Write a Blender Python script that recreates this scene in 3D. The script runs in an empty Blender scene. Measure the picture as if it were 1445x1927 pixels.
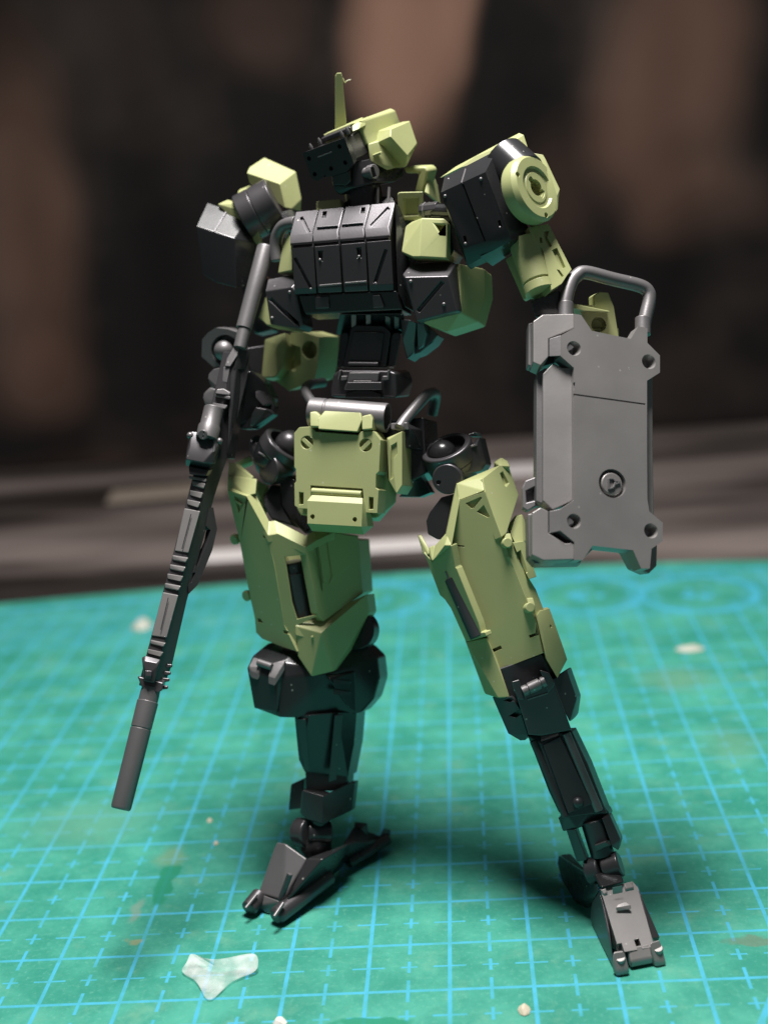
import bpy, bmesh, math, random
from mathutils import Vector, Matrix
from math import radians as rad
random.seed(7)
SC = bpy.context.scene
COL = SC.collection
U = 0.0127            # one square of the cutting mat is half an inch; lengths below are in squares

# ------------------------------------------------------------------ camera
FPX, CX, CY = 2598.5, 722.5, 963.5            # focal length and centre in pixels of a 1445 x 1927 frame
CAM = Vector((5.5724, -14.5182, 9.6476))
def _axes(yaw, pitch, roll):
    Rz = Matrix.Rotation(yaw, 3, 'Z')
    r = Vector((1, 0, 0)); f = Vector((0, math.cos(pitch), -math.sin(pitch))); u = Vector((0, math.sin(pitch), math.cos(pitch)))
    r2 = math.cos(roll) * r + math.sin(roll) * u; u2 = -math.sin(roll) * r + math.cos(roll) * u
    return Rz @ r2, Rz @ u2, Rz @ f
AR, AU, AF = _axes(0.0634, 0.2510, -0.0763)
cd = bpy.data.cameras.new('camera'); cam = bpy.data.objects.new('camera', cd); COL.objects.link(cam)
M = Matrix((AR, AU, -AF)).transposed().to_4x4(); M.translation = CAM * U
cam.matrix_world = M
cd.sensor_fit = 'VERTICAL'; cd.sensor_height = 36.0; cd.lens = 36.0 * FPX / 1927.0
cd.clip_start = 0.01; cd.clip_end = 20.0
cd.dof.use_dof = True; cd.dof.focus_distance = 17.35 * U; cd.dof.aperture_fstop = 12.5
SC.camera = cam

# ------------------------------------------------------------------ light
world = bpy.data.worlds.new('World'); SC.world = world; world.use_nodes = True
bg = world.node_tree.nodes['Background']
bg.inputs[0].default_value = (0.92, 0.95, 1.0, 1); bg.inputs[1].default_value = 0.07     # dim room light
def area(name, loc, target, size, power, color):
    ld = bpy.data.lights.new(name, 'AREA'); ld.shape = 'DISK'; ld.size = size * U; ld.energy = power; ld.color = color
    o = bpy.data.objects.new(name, ld); COL.objects.link(o); o.location = Vector(loc) * U
    o.rotation_euler = (Vector(target) - Vector(loc)).to_track_quat('-Z', 'Y').to_euler()
    return o
area('desk_lamp', (4.5, 2.7, 33.0), (4.4, 2.6, 5.0), 10.0, 3.5, (1.0, 0.97, 0.94))
SC.view_settings.view_transform = 'Standard'; SC.view_settings.look = 'None'
SC.view_settings.exposure = 0.0; SC.view_settings.gamma = 1.0
SC.render.engine = 'CYCLES'
SC.cycles.max_bounces = 8; SC.cycles.use_denoising = True

# ------------------------------------------------------------------ pixels to places
LEAN = None                                    # how far a limb leans, as extra distance by height
def P(px, py, d):                              # a point on the sight line of a photo pixel, d squares away
    if LEAN and d > 2: d += LEAN(py)
    return CAM + d * (AF + AR * ((px - CX) / FPX) - AU * ((py - CY) / FPX))
class Z:                                       # reads coordinates of an enlarged crop of the photograph
    def __init__(s, x, y, k): s.x, s.y, s.k = x, y, k
    def __call__(s, pts):
        return [(s.x + p[0] * s.k, s.y + p[1] * s.k) + tuple(p[2:]) for p in pts]
    def one(s, x, y): return (s.x + x * s.k, s.y + y * s.k)
zA = Z(480, 120, 400/1445); zB = Z(480, 360, 450/1445); zC = Z(350, 270, 270/1445); zD = Z(800, 230, 310/1445)
zE = Z(960, 480, 310/1445); zF = Z(960, 780, 310/1445); zG = Z(350, 440, 290/1445); zH = Z(500, 580, 380/1445)
zI = Z(400, 760, 340/1445); zJ = Z(420, 960, 320/1445); zK = Z(760, 800, 320/1445); zL = Z(780, 1040, 330/1445)
zM = Z(430, 1300, 330/1382); zN = Z(960, 1360, 330/1272); zR = Z(340, 600, 200/1285); zS = Z(240, 860, 200/1285)
zT = Z(200, 1140, 200/964); zU = Z(430, 790, 160/1401); zV = Z(730, 690, 240/1445); zW = Z(930, 440, 160/1186)
zX = Z(560, 170, 240/1445); zY = Z(730, 290, 200/1445); z1 = Z(940, 1560, 360/1445); z2 = Z(430, 1480, 360/1445)
z3 = Z(300, 1750, 320/1445); z4 = Z(600, 580, 220/1445)

def turn(px, py, yaw, pitch, roll):            # axes of something turned yaw, tilted pitch, rolled, as seen along that sight line
    z = (CAM - P(px, py, 1)).normalized(); x = (AR - z * AR.dot(z)).normalized(); y = z.cross(x)
    R = Matrix.Rotation(rad(roll), 3, 'Z') @ Matrix.Rotation(rad(pitch), 3, 'X') @ Matrix.Rotation(rad(yaw), 3, 'Y')
    B = Matrix((x, y, z)).transposed()
    return [B @ (R @ Vector(v)) for v in ((1,0,0), (0,1,0), (0,0,1))]
class Pl:                                      # a plane with axes u, v and a normal w that faces the camera
    def __init__(s, O, Uv, Vv, Wv): s.O, s.u, s.v, s.w = O, Uv, Vv, Wv
    @staticmethod
    def ang(px, py, d, yaw, pitch, roll): return Pl(P(px, py, d), *turn(px, py, yaw, pitch, roll))
    @staticmethod
    def tri(a, b, c):
        A, B, C_ = P(*a), P(*b), P(*c)
        w = (B - A).cross(C_ - A).normalized()
        if w.dot(CAM - A) < 0: w = -w
        x = (B - A).normalized()
        return Pl(A, x, w.cross(x), w)
    def at(s, px, py, w=0.0):
        r = P(px, py, 1) - CAM; Q = s.O + s.w * w
        return CAM + r * ((Q - CAM).dot(s.w) / r.dot(s.w))
    def pts(s, pts, w=0.0): return [s.at(p[0], p[1], w) for p in pts]
    def rad(s, px, py, rpx): return rpx * (s.at(px, py) - CAM).dot(AF) / FPX

# ------------------------------------------------------------------ materials
MATS = {}
def plastic(name, base, rough, spec=0.5, grain=0.25, mottle=0.10, nscale=900.0, coat=0.0, metallic=0.0):
    m = bpy.data.materials.new(name); m.use_nodes = True; nt = m.node_tree; b = nt.nodes['Principled BSDF']
    tc = nt.nodes.new('ShaderNodeTexCoord')
    n1 = nt.nodes.new('ShaderNodeTexNoise'); n1.inputs['Scale'].default_value = 120; n1.inputs['Detail'].default_value = 6
    n2 = nt.nodes.new('ShaderNodeTexNoise'); n2.inputs['Scale'].default_value = nscale * 3; n2.inputs['Detail'].default_value = 3
    for n in (n1, n2): nt.links.new(tc.outputs['Object'], n.inputs['Vector'])
    mx = nt.nodes.new('ShaderNodeMix'); mx.data_type = 'RGBA'
    mx.inputs[6].default_value = tuple(c * (1 - mottle) for c in base) + (1,); mx.inputs[7].default_value = tuple(min(1, c * (1 + mottle)) for c in base) + (1,)
    nt.links.new(n1.outputs['Fac'], mx.inputs[0])
    # sparse dust specks
    vo = nt.nodes.new('ShaderNodeTexVoronoi'); vo.inputs['Scale'].default_value = 620; nt.links.new(tc.outputs['Object'], vo.inputs['Vector'])
    sp = nt.nodes.new('ShaderNodeSeparateColor'); nt.links.new(vo.outputs['Color'], sp.inputs[0])
    g1 = nt.nodes.new('ShaderNodeMath'); g1.operation = 'GREATER_THAN'; g1.inputs[1].default_value = 0.80; nt.links.new(sp.outputs[0], g1.inputs[0])
    g2 = nt.nodes.new('ShaderNodeMath'); g2.operation = 'LESS_THAN'; g2.inputs[1].default_value = 0.10; nt.links.new(vo.outputs['Distance'], g2.inputs[0])
    g3 = nt.nodes.new('ShaderNodeMath'); g3.operation = 'MULTIPLY'; nt.links.new(g1.outputs[0], g3.inputs[0]); nt.links.new(g2.outputs[0], g3.inputs[1])
    g4 = nt.nodes.new('ShaderNodeMath'); g4.operation = 'MULTIPLY'; g4.inputs[1].default_value = 0.45; nt.links.new(g3.outputs[0], g4.inputs[0])
    md = nt.nodes.new('ShaderNodeMix'); md.data_type = 'RGBA'; md.inputs[7].default_value = (0.62, 0.60, 0.56, 1)
    nt.links.new(g4.outputs[0], md.inputs[0]); nt.links.new(mx.outputs[2], md.inputs[6]); nt.links.new(md.outputs[2], b.inputs['Base Color'])
    mr = nt.nodes.new('ShaderNodeMapRange'); mr.inputs[3].default_value = rough - 0.06; mr.inputs[4].default_value = rough + 0.08
    nt.links.new(n1.outputs['Fac'], mr.inputs[0]); nt.links.new(mr.outputs[0], b.inputs['Roughness'])
    bp = nt.nodes.new('ShaderNodeBump'); bp.inputs['Strength'].default_value = grain; bp.inputs['Distance'].default_value = 0.00002
    nt.links.new(n2.outputs['Fac'], bp.inputs['Height']); nt.links.new(bp.outputs['Normal'], b.inputs['Normal'])
    b.inputs['Specular IOR Level'].default_value = spec; b.inputs['Metallic'].default_value = metallic
    if coat: b.inputs['Coat Weight'].default_value = coat; b.inputs['Coat Roughness'].default_value = 0.25
    MATS[name] = m
    return m
plastic('olive_plastic', (0.352, 0.372, 0.172), 0.38, 0.45, mottle=0.09)
plastic('black_plastic', (0.022, 0.022, 0.024), 0.25, 0.6, metallic=0.1)
plastic('slate_plastic', (0.050, 0.052, 0.057), 0.37, 0.5, metallic=0.35)
plastic('charcoal_plastic', (0.090, 0.085, 0.091), 0.33, 0.5, metallic=0.65)
plastic('gunmetal_plastic', (0.17, 0.162, 0.166), 0.42, 0.5, grain=0.6, metallic=0.5)
plastic('shield_plastic', (0.27, 0.256, 0.252), 0.42, 0.5, grain=0.35, mottle=0.14, metallic=0.55)

# ------------------------------------------------------------------ meshes
def link(name, me, mat, parent, loc=None):
    o = bpy.data.objects.new(name, me); COL.objects.link(o)
    if mat: me.materials.append(MATS[mat] if isinstance(mat, str) else mat)
    if parent: o.parent = parent
    return o
def root_of(parent):
    while parent and parent.parent: parent = parent.parent
    return parent
def finish(name, verts, faces, mat, parent, bev=0.012, cut=None, smooth=15, segs=2):
    base = root_of(parent); off = Vector(base['_o']) if base else Vector((0, 0, 0))
    me = bpy.data.meshes.new(name)
    me.from_pydata([tuple((v - off) * U) for v in verts], [], faces)
    bm = bmesh.new(); bm.from_mesh(me); bmesh.ops.remove_doubles(bm, verts=bm.verts, dist=1e-6)
    bmesh.ops.recalc_face_normals(bm, faces=bm.faces); bm.to_mesh(me); bm.free()
    if cut: me = carve(me, cut, off)
    me.name = name
    for p in me.polygons: p.use_smooth = True
    me.set_sharp_from_angle(angle=rad(smooth))
    o = link(name, me, mat, parent)
    if bev:
        m = o.modifiers.new('edge', 'BEVEL'); m.width = bev * U; m.segments = segs; m.limit_method = 'ANGLE'; m.angle_limit = rad(smooth)
        m.harden_normals = True; m.use_clamp_overlap = True
    return o
def carve(me, cutters, off):
    vs, fs = [], []
    for cv, cf in cutters:
        n = len(vs); vs += [tuple((v - off) * U) for v in cv]; fs += [[i + n for i in f] for f in cf]
    cm = bpy.data.meshes.new('c'); cm.from_pydata(vs, [], fs)
    bm = bmesh.new(); bm.from_mesh(cm); bmesh.ops.recalc_face_normals(bm, faces=bm.faces); bm.to_mesh(cm); bm.free()
    a = bpy.data.objects.new('a', me); c = bpy.data.objects.new('c', cm); COL.objects.link(a); COL.objects.link(c)
    m = a.modifiers.new('b', 'BOOLEAN'); m.object = c; m.operation = 'DIFFERENCE'; m.solver = 'EXACT'
    bpy.context.view_layer.update()
    dg = bpy.context.evaluated_depsgraph_get()
    out = bpy.data.meshes.new_from_object(a.evaluated_get(dg))
    bpy.data.objects.remove(a); bpy.data.objects.remove(c); bpy.data.meshes.remove(cm)
    if len(out.polygons) < 4: bpy.data.meshes.remove(out); return me
    bpy.data.meshes.remove(me)
    return out
def m_prism(top, bot):
    n = len(top); vs = list(top) + list(bot)
    fs = [list(range(n)), list(range(2*n - 1, n - 1, -1))]
    for i in range(n):
        j = (i + 1) % n; fs.append([i, n + i, n + j, j])
    return vs, fs
def ring(C_, a, b, r, n, ry=None):
    ry = r if ry is None else ry
    return [C_ + a * (r * math.cos(2*math.pi*i/n)) + b * (ry * math.sin(2*math.pi*i/n)) for i in range(n)]
def basis(n):
    n = n.normalized(); t = Vector((0, 0, 1)) if abs(n.z) < 0.9 else Vector((1, 0, 0))
    a = n.cross(t).normalized(); return a, n.cross(a).normalized(), n
def m_lathe(A, ax, prof, n=28):               # prof: (distance along ax, radius)
    a, b, ax = basis(ax); vs, fs = [], []
    for t, r in prof: vs += ring(A + ax * t, a, b, max(r, 1e-4), n)
    for k in range(len(prof) - 1):
        for i in range(n):
            j = (i + 1) % n; fs.append([k*n + i, k*n + j, (k+1)*n + j, (k+1)*n + i])
    fs.append(list(range(n))[::-1]); fs.append([(len(prof)-1)*n + i for i in range(n)])
    return vs, fs
def m_tube(path, r, n=14):
    vs, fs = [], []; a0 = None
    for k, p in enumerate(path):
        t = (path[min(k+1, len(path)-1)] - path[max(k-1, 0)]).normalized()
        if a0 is None: a, b, _ = basis(t)
        else:
            a = (a0 - t * a0.dot(t)).normalized(); b = t.cross(a)
        a0 = a; vs += ring(p, a, b, r, n)
    for k in range(len(path) - 1):
        for i in range(n):
            j = (i + 1) % n; fs.append([k*n + i, k*n + j, (k+1)*n + j, (k+1)*n + i])
    fs.append(list(range(n))[::-1]); fs.append([(len(path)-1)*n + i for i in range(n)])
    return vs, fs
def curve(pts, n=6):                           # smooth path through points
    out = []
    for i in range(len(pts) - 1):
        p0, p1, p2, p3 = pts[max(i-1, 0)], pts[i], pts[i+1], pts[min(i+2, len(pts)-1)]
        for k in range(n):
            t = k / n
            out.append(0.5 * ((2*p1) + (p2 - p0)*t + (2*p0 - 5*p1 + 4*p2 - p3)*t*t + (3*p1 - p0 - 3*p2 + p3)*t**3))
    out.append(pts[-1]); return out
def m_hull(pts):
    bm = bmesh.new()
    for p in pts: bm.verts.new(p)
    r = bmesh.ops.convex_hull(bm, input=bm.verts)
    junk = [g for g in set(r['geom_interior'] + r['geom_unused']) if isinstance(g, bmesh.types.BMVert) and g.is_valid]
    if junk: bmesh.ops.delete(bm, geom=junk, context='VERTS')
    bmesh.ops.dissolve_limit(bm, angle_limit=rad(4), verts=bm.verts, edges=bm.edges)
    bm.verts.index_update()
    vs = [v.co.copy() for v in bm.verts]; fs = [[v.index for v in f.verts] for f in bm.faces]; bm.free()
    return vs, fs
def m_ball(C_, r, n=28, m=18):
    vs, fs = [C_ + Vector((0, 0, r))], []
    for k in range(1, m):
        th = math.pi * k / m
        vs += [C_ + Vector((r*math.sin(th)*math.cos(2*math.pi*i/n), r*math.sin(th)*math.sin(2*math.pi*i/n), r*math.cos(th))) for i in range(n)]
    vs.append(C_ - Vector((0, 0, r)))
    for i in range(n):
        j = (i + 1) % n; fs.append([0, 1 + i, 1 + j])
        for k in range(m - 2): fs.append([1 + k*n + i, 1 + (k+1)*n + i, 1 + (k+1)*n + j, 1 + k*n + j])
        fs.append([len(vs) - 1, 1 + (m-2)*n + j, 1 + (m-2)*n + i])
    return vs, fs
# pieces as objects
def prism(name, parent, mat, pl, pts, w1, w0, taper=1.0, bev=0.012, cut=None, sk=None):
    top = pl.pts(pts, w1); c = sum(top, Vector()) / len(top)
    bot = [c + (p - c) * taper - pl.w * (w1 - w0) + (sk or Vector()) for p in top]
    return finish(name, *m_prism(top, bot), mat, parent, bev, cut)
def c_prism(pl, pts, w1, w0, taper=1.0):
    top = pl.pts(pts, w1); c = sum(top, Vector()) / len(top)
    return m_prism(top, [c + (p - c) * taper - pl.w * (w1 - w0) for p in top])
def hull(name, parent, mat, pts, ext=None, bev=0.012, cut=None, k=1.0):
    w = [P(*p) for p in pts]
    if ext is not None:
        c = sum(w, Vector()) / len(w); w = w + [c + (p - c) * k + ext for p in w]
    return finish(name, *m_hull(w), mat, parent, bev, cut)
def hullw(name, parent, mat, w, bev=0.012, cut=None): return finish(name, *m_hull(w), mat, parent, bev, cut)
def cyl(name, parent, mat, A, B, r, r2=None, n=32, bev=0.012, cut=None):
    L = (B - A).length
    return finish(name, *m_lathe(A, B - A, [(0, r), (L, r if r2 is None else r2)], n), mat, parent, bev, cut, 30 if n > 12 else 15)
def lathe(name, parent, mat, A, B, prof, n=32, bev=0.008, cut=None):
    L = (B - A).length
    return finish(name, *m_lathe(A, B - A, [(t * L, r) for t, r in prof], n), mat, parent, bev, cut, 30)
def tube(name, parent, mat, path, r, n=16, bev=0.01): return finish(name, *m_tube(path, r, n), mat, parent, bev, None, 48)
def ball(name, parent, mat, C_, r): return finish(name, *m_ball(C_, r), mat, parent, 0, None, 60)
def c_cyl(A, B, r, r2=None, n=20):
    L = (B - A).length; return m_lathe(A, B - A, [(0, r), (L, r if r2 is None else r2)], n)
def hole(pl, px, py, rpx, deep=0.1, k=0.8, n=20):   # a round recess in the plane
    r = pl.rad(px, py, rpx); A = pl.at(px, py)
    return m_lathe(A + pl.w * 0.03, -pl.w, [(0, r * 1.02), (0.03, r), (0.03 + deep, r * k)], n)
def bar(pl, a, b, wpx, w1, w0):                # a straight slot or rib between two pixels
    ax, ay = a; bx, by = b; L = math.hypot(bx-ax, by-ay); nx, ny = -(by-ay)/L*wpx/2, (bx-ax)/L*wpx/2
    return c_prism(pl, [(ax+nx, ay+ny), (bx+nx, by+ny), (bx-nx, by-ny), (ax-nx, ay-ny)], w1, w0)
def rib(name, parent, mat, pl, a, b, wpx, w1, w0, bev=0.008): return finish(name, *bar(pl, a, b, wpx, w1, w0), mat, parent, bev)
def thing(name, label, cat, base):
    o = bpy.data.objects.new(name, None); COL.objects.link(o); o.location = Vector(base) * U
    o['label'] = label; o['category'] = cat; o['_o'] = tuple(base); o.empty_display_size = 0.005
    return o
OL, BL, CH, GM, SH = 'olive_plastic', 'black_plastic', 'charcoal_plastic', 'gunmetal_plastic', 'shield_plastic'
# ------------------------------------------------------------------ the setting: mat, desk, backdrop
class NT:
    def __init__(s, name):
        s.m = bpy.data.materials.new(name); s.m.use_nodes = True; s.t = s.m.node_tree; s.b = s.t.nodes['Principled BSDF']
    def n(s, kind, **kw):
        x = s.t.nodes.new(kind)
        for k, v in kw.items():
            if k in x.inputs: x.inputs[k].default_value = v
            else: setattr(x, k, v)
        return x
    def l(s, a, b): s.t.links.new(a, b)
    def mt(s, op, a, b=None, c=None, clamp=False):
        x = s.t.nodes.new('ShaderNodeMath'); x.operation = op; x.use_clamp = clamp
        for i, v in enumerate((a, b, c)):
            if v is None: continue
            if isinstance(v, (int, float)): x.inputs[i].default_value = v
            else: s.l(v, x.inputs[i])
        return x.outputs[0]
    def mix(s, f, a, b):
        x = s.t.nodes.new('ShaderNodeMix'); x.data_type = 'RGBA'
        for k, v in ((0, f), (6, a), (7, b)):
            if isinstance(v, (int, float)): x.inputs[k].default_value = v
            elif isinstance(v, tuple): x.inputs[k].default_value = v + (1,)
            else: s.l(v, x.inputs[k])
        return x.outputs[2]
    def noise(s, vec, scale, detail=4, rough=0.55):
        x = s.n('ShaderNodeTexNoise', Scale=scale, Detail=detail, Roughness=rough); s.l(vec, x.inputs['Vector']); return x.outputs['Fac']
    def ramp(s, v, lo, hi):
        x = s.n('ShaderNodeMapRange'); x.interpolation_type = 'SMOOTHSTEP'; x.inputs[1].default_value = lo; x.inputs[2].default_value = hi
        s.l(v, x.inputs[0]); return x.outputs[0]
def box(name, lo, hi, mat, bev=0.0):
    vs = [Vector((x, y, z)) for x in (lo[0], hi[0]) for y in (lo[1], hi[1]) for z in (lo[2], hi[2])]
    o = finish(name, *m_hull(vs), None, None, bev); o.data.materials.append(mat); return o

def mat_material():
    k = NT('cutting_mat_print'); tc = k.n('ShaderNodeTexCoord')
    sc = k.n('ShaderNodeVectorMath', operation='SCALE'); sc.inputs['Scale'].default_value = 1 / U; k.l(tc.outputs['Object'], sc.inputs[0]); g = sc.outputs[0]
    xy = k.n('ShaderNodeSeparateXYZ'); k.l(g, xy.inputs[0]); X, Y = xy.outputs[0], xy.outputs[1]
    wear = k.noise(g, 2.2, 6, 0.65)
    def di(v): return k.mt('ABSOLUTE', k.mt('SUBTRACT', k.mt('FRACT', k.mt('ADD', v, 0.5)), 0.5))
    dx, dy = di(X), di(Y); hx, hy = k.mt('SUBTRACT', 0.5, dx), k.mt('SUBTRACT', 0.5, dy)
    def lt(a, b): return k.mt('SUBTRACT', 1.0, k.ramp(a, b - 0.006, b + 0.006))
    def AND(a, b): return k.mt('MULTIPLY', a, b)
    def OR(a, *r):
        for b in r: a = k.mt('MAXIMUM', a, b)
        return a
    W = 0.025
    YE = k.mt('ADD', Y, k.mt('MULTIPLY', 0.008, k.mt('POWER', k.mt('ABSOLUTE', k.mt('SUBTRACT', X, 3.2)), 2.0)))     # the far border bows a little
    inside = AND(lt(YE, 16.45), k.mt('GREATER_THAN', Y, -30.0))
    lines = OR(lt(dx, W), lt(dy, W), AND(lt(hy, 0.016), lt(dx, 0.2)), AND(lt(hx, 0.021), lt(dy, 0.22)),
               AND(lt(hx, 0.020), lt(hy, 0.12)), AND(lt(hy, 0.015), lt(hx, 0.10)))
    def dist(cx, cy):
        return k.mt('SQRT', k.mt('ADD', k.mt('POWER', k.mt('SUBTRACT', X, cx), 2.0), k.mt('POWER', k.mt('SUBTRACT', Y, cy), 2.0)))
    # printed discs with a mark inside near the far edge
    disc = mark = 0.0
    discs = marks = rings = None
    for cx, cy in ((10.42, 14.3), (8.02, 14.65), (3.3, 15.1)):
        d = dist(cx, cy)
        a = lt(d, 0.86); mk = AND(k.mt('GREATER_THAN', k.noise(g, 3.1, 1), 0.5), lt(d, 0.42)); rg = AND(lt(d, 1.30), k.mt('GREATER_THAN', d, 1.12))
        discs = a if discs is None else OR(discs, a); marks = mk if marks is None else OR(marks, mk); rings = rg if rings is None else OR(rings, rg)
    lines = AND(lines, k.mt('SUBTRACT', 1.0, discs))
    dense = AND(AND(k.mt('GREATER_THAN', Y, 13.0), lt(YE, 16.45)), k.mt('MULTIPLY', 0.20, k.mt('SUBTRACT', 1.0, discs)))
    diag = lt(k.mt('ABSOLUTE', k.mt('SUBTRACT', k.mt('SUBTRACT', X, 8.46), k.mt('MULTIPLY', k.mt('ADD', Y, 0.89), 0.47))), 0.045)
    diag = AND(diag, lt(Y, 0.0))
    frame = AND(k.mt('GREATER_THAN', YE, 16.38), lt(YE, 16.53))
    ink = AND(OR(lines, marks, rings, diag, frame, dense), k.mt('ADD', 0.45, k.mt('MULTIPLY', k.ramp(wear, 0.3, 0.65), 0.55)))
    ink = AND(ink, OR(inside, frame))
    cloud = k.noise(g, 0.75, 8, 0.7); fine = k.noise(g, 14.0, 5, 0.7)
    base = k.mix(k.ramp(cloud, 0.35, 0.7), (0.020, 0.215, 0.155), (0.060, 0.330, 0.245))
    base = k.mix(k.mt('MULTIPLY', k.ramp(fine, 0.5, 0.8), 0.45), base, (0.16, 0.45, 0.34))
    dust = k.ramp(k.noise(g, 1.1, 7, 0.7), 0.52, 0.74)
    base = k.mix(k.mt('MULTIPLY', dust, 0.42), base, (0.17, 0.37, 0.25))
    # stains with a shape of their own: fresh dark green patches, brown smears
    wob = k.n('ShaderNodeTexNoise', Scale=2.5, Detail=3.0); k.l(g, wob.inputs['Vector'])
    wv = k.n('ShaderNodeVectorMath', operation='MULTIPLY_ADD'); wv.inputs[1].default_value = (0.5, 0.5, 0); k.l(wob.outputs['Color'], wv.inputs[0])
    k.l(g, wv.inputs[2]); wxy = k.n('ShaderNodeSeparateXYZ'); k.l(wv.outputs[0], wxy.inputs[0])
    def blob(cx, cy, rx, ry, soft=0.25):
        a = k.mt('DIVIDE', k.mt('SUBTRACT', wxy.outputs[0], cx + 0.25), rx); b = k.mt('DIVIDE', k.mt('SUBTRACT', wxy.outputs[1], cy + 0.25), ry)
        d = k.mt('SQRT', k.mt('ADD', k.mt('POWER', a, 2.0), k.mt('POWER', b, 2.0)))
        return k.mt('SUBTRACT', 1.0, k.ramp(d, 1.0 - soft, 1.0 + soft))
    ink_a = k.mt('MULTIPLY', ink, 1.0)
    col = k.mix(ink_a, base, (0.055, 0.37, 0.54))
    for (cx, cy, rx, ry, c, s) in ((1.02, 2.85, 0.14, 0.55, (0.008, 0.20, 0.11), 0.15), (4.1, -0.62, 0.45, 0.10, (0.010, 0.21, 0.12), 0.2),
                                   (8.72, 0.78, 0.32, 0.10, (0.13, 0.14, 0.09), 0.3), (0.75, 2.1, 0.09, 0.28, (0.20, 0.27, 0.22), 0.5), (0.95, 3.6, 0.20, 0.25, (0.16, 0.27, 0.15), 0.6),
                                   (0.83, 1.36, 0.07, 0.10, (0.30, 0.26, 0.12), 0.4), (3.0, 6.8, 0.5, 1.4, (0.10, 0.28, 0.18), 0.8), (-0.6, 4.8, 0.9, 0.7, (0.10, 0.28, 0.19), 0.8),
                                   (9.2, 9.4, 0.6, 0.5, (0.13, 0.28, 0.17), 0.7), (9.6, 6.5, 0.4, 0.6, (0.11, 0.28, 0.17), 0.8)):
        col = k.mix(k.mt('MULTIPLY', blob(cx, cy, rx, ry, s), 0.9 if s < 0.25 else 0.55), col, c)
    k.l(col, k.b.inputs['Base Color'])
    k.l(k.mt('ADD', 0.50, k.mt('MULTIPLY', fine, 0.2)), k.b.inputs['Roughness']); k.b.inputs['Specular IOR Level'].default_value = 0.35
    bp = k.n('ShaderNodeBump', Strength=0.25, Distance=0.00006); k.l(k.noise(g, 26.0, 4, 0.7), bp.inputs['Height']); k.l(bp.outputs['Normal'], k.b.inputs['Normal'])
    return k.m
edge_pts = [Vector((-16, -10, 0)), Vector((26, -10, 0))] + [Vector((x, 17.15 - 0.008 * (x - 3.2) ** 2, 0)) for x in range(26, -17, -2)]
mat_obj = finish('cutting_mat', *m_prism(edge_pts, [p - Vector((0, 0, 0.22)) for p in edge_pts]), None, None, 0.05, smooth=20); mat_obj.data.materials.append(mat_material())
mat_obj['label'] = 'green self-healing cutting mat with cyan grid lines under the robot'; mat_obj['category'] = 'cutting mat'

def desk_material():
    k = NT('dark_desk'); tc = k.n('ShaderNodeTexCoord'); mp = k.n('ShaderNodeMapping'); mp.inputs['Scale'].default_value = (4, 24, 6); k.l(tc.outputs['Object'], mp.inputs[0])
    a = k.noise(mp.outputs[0], 1.0, 4); b = k.noise(mp.outputs[0], 3.0, 3)
    c = k.mix(k.ramp(a, 0.35, 0.68), (0.014, 0.011, 0.010), (0.22, 0.18, 0.165)); c = k.mix(k.mt('MULTIPLY', k.ramp(b, 0.4, 0.7), 0.35), c, (0.05, 0.04, 0.038))
    k.l(c, k.b.inputs['Base Color']); k.b.inputs['Roughness'].default_value = 0.45
    return k.m
desk = box('desk', (-40, -14, -0.9), (50, 33.2, -0.23), desk_material()); desk['kind'] = 'structure'

def cloth_material():
    k = NT('dark_cloth_painted_reflections'); tc = k.n('ShaderNodeTexCoord'); sc = k.n('ShaderNodeVectorMath', operation='SCALE'); sc.inputs['Scale'].default_value = 1 / U
    k.l(tc.outputs['Object'], sc.inputs[0]); g = sc.outputs[0]
    wob = k.n('ShaderNodeTexNoise', Scale=0.12, Detail=2.0); k.l(g, wob.inputs['Vector'])
    wv = k.n('ShaderNodeVectorMath', operation='MULTIPLY_ADD'); wv.inputs[1].default_value = (5, 0, 5); k.l(wob.outputs['Color'], wv.inputs[0]); k.l(g, wv.inputs[2])
    s = k.n('ShaderNodeSeparateXYZ'); k.l(wv.outputs[0], s.inputs[0])
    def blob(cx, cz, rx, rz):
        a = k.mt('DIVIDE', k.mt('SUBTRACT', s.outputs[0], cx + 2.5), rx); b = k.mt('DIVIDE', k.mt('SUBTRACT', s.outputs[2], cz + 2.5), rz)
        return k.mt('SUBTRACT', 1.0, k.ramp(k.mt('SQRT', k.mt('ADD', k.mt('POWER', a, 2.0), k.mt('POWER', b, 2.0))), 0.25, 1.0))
    c = k.mix(k.ramp(k.noise(g, 0.16, 3), 0.4, 0.75), (0.010, 0.009, 0.009), (0.034, 0.026, 0.023))
    for cx, cz, rx, rz, f in CLOTH_REFLECTIONS: c = k.mix(k.mt('MULTIPLY', blob(cx, cz, rx, rz), f), c, (0.36, 0.20, 0.145))  # soft brown reflections painted into the cloth colour
    k.l(c, k.b.inputs['Base Color']); k.b.inputs['Roughness'].default_value = 0.85; k.b.inputs['Specular IOR Level'].default_value = 0.1
    return k.m
YB = 33.0
def on_back(px, py):
    r = P(px, py, 1) - CAM; return CAM + r * ((YB - CAM.y) / r.y)
CLOTH_REFLECTIONS = []  # centre, size and strength of each painted reflection
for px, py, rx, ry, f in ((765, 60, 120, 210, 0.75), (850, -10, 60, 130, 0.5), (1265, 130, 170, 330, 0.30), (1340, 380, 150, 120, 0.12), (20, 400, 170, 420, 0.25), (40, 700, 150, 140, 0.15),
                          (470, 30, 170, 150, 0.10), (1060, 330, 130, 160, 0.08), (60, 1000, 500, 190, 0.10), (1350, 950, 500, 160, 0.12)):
    q = on_back(px, py); k_ = (YB - CAM.y) / AF.y / FPX; CLOTH_REFLECTIONS.append((q.x, q.z, rx * k_, ry * k_, f))
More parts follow.
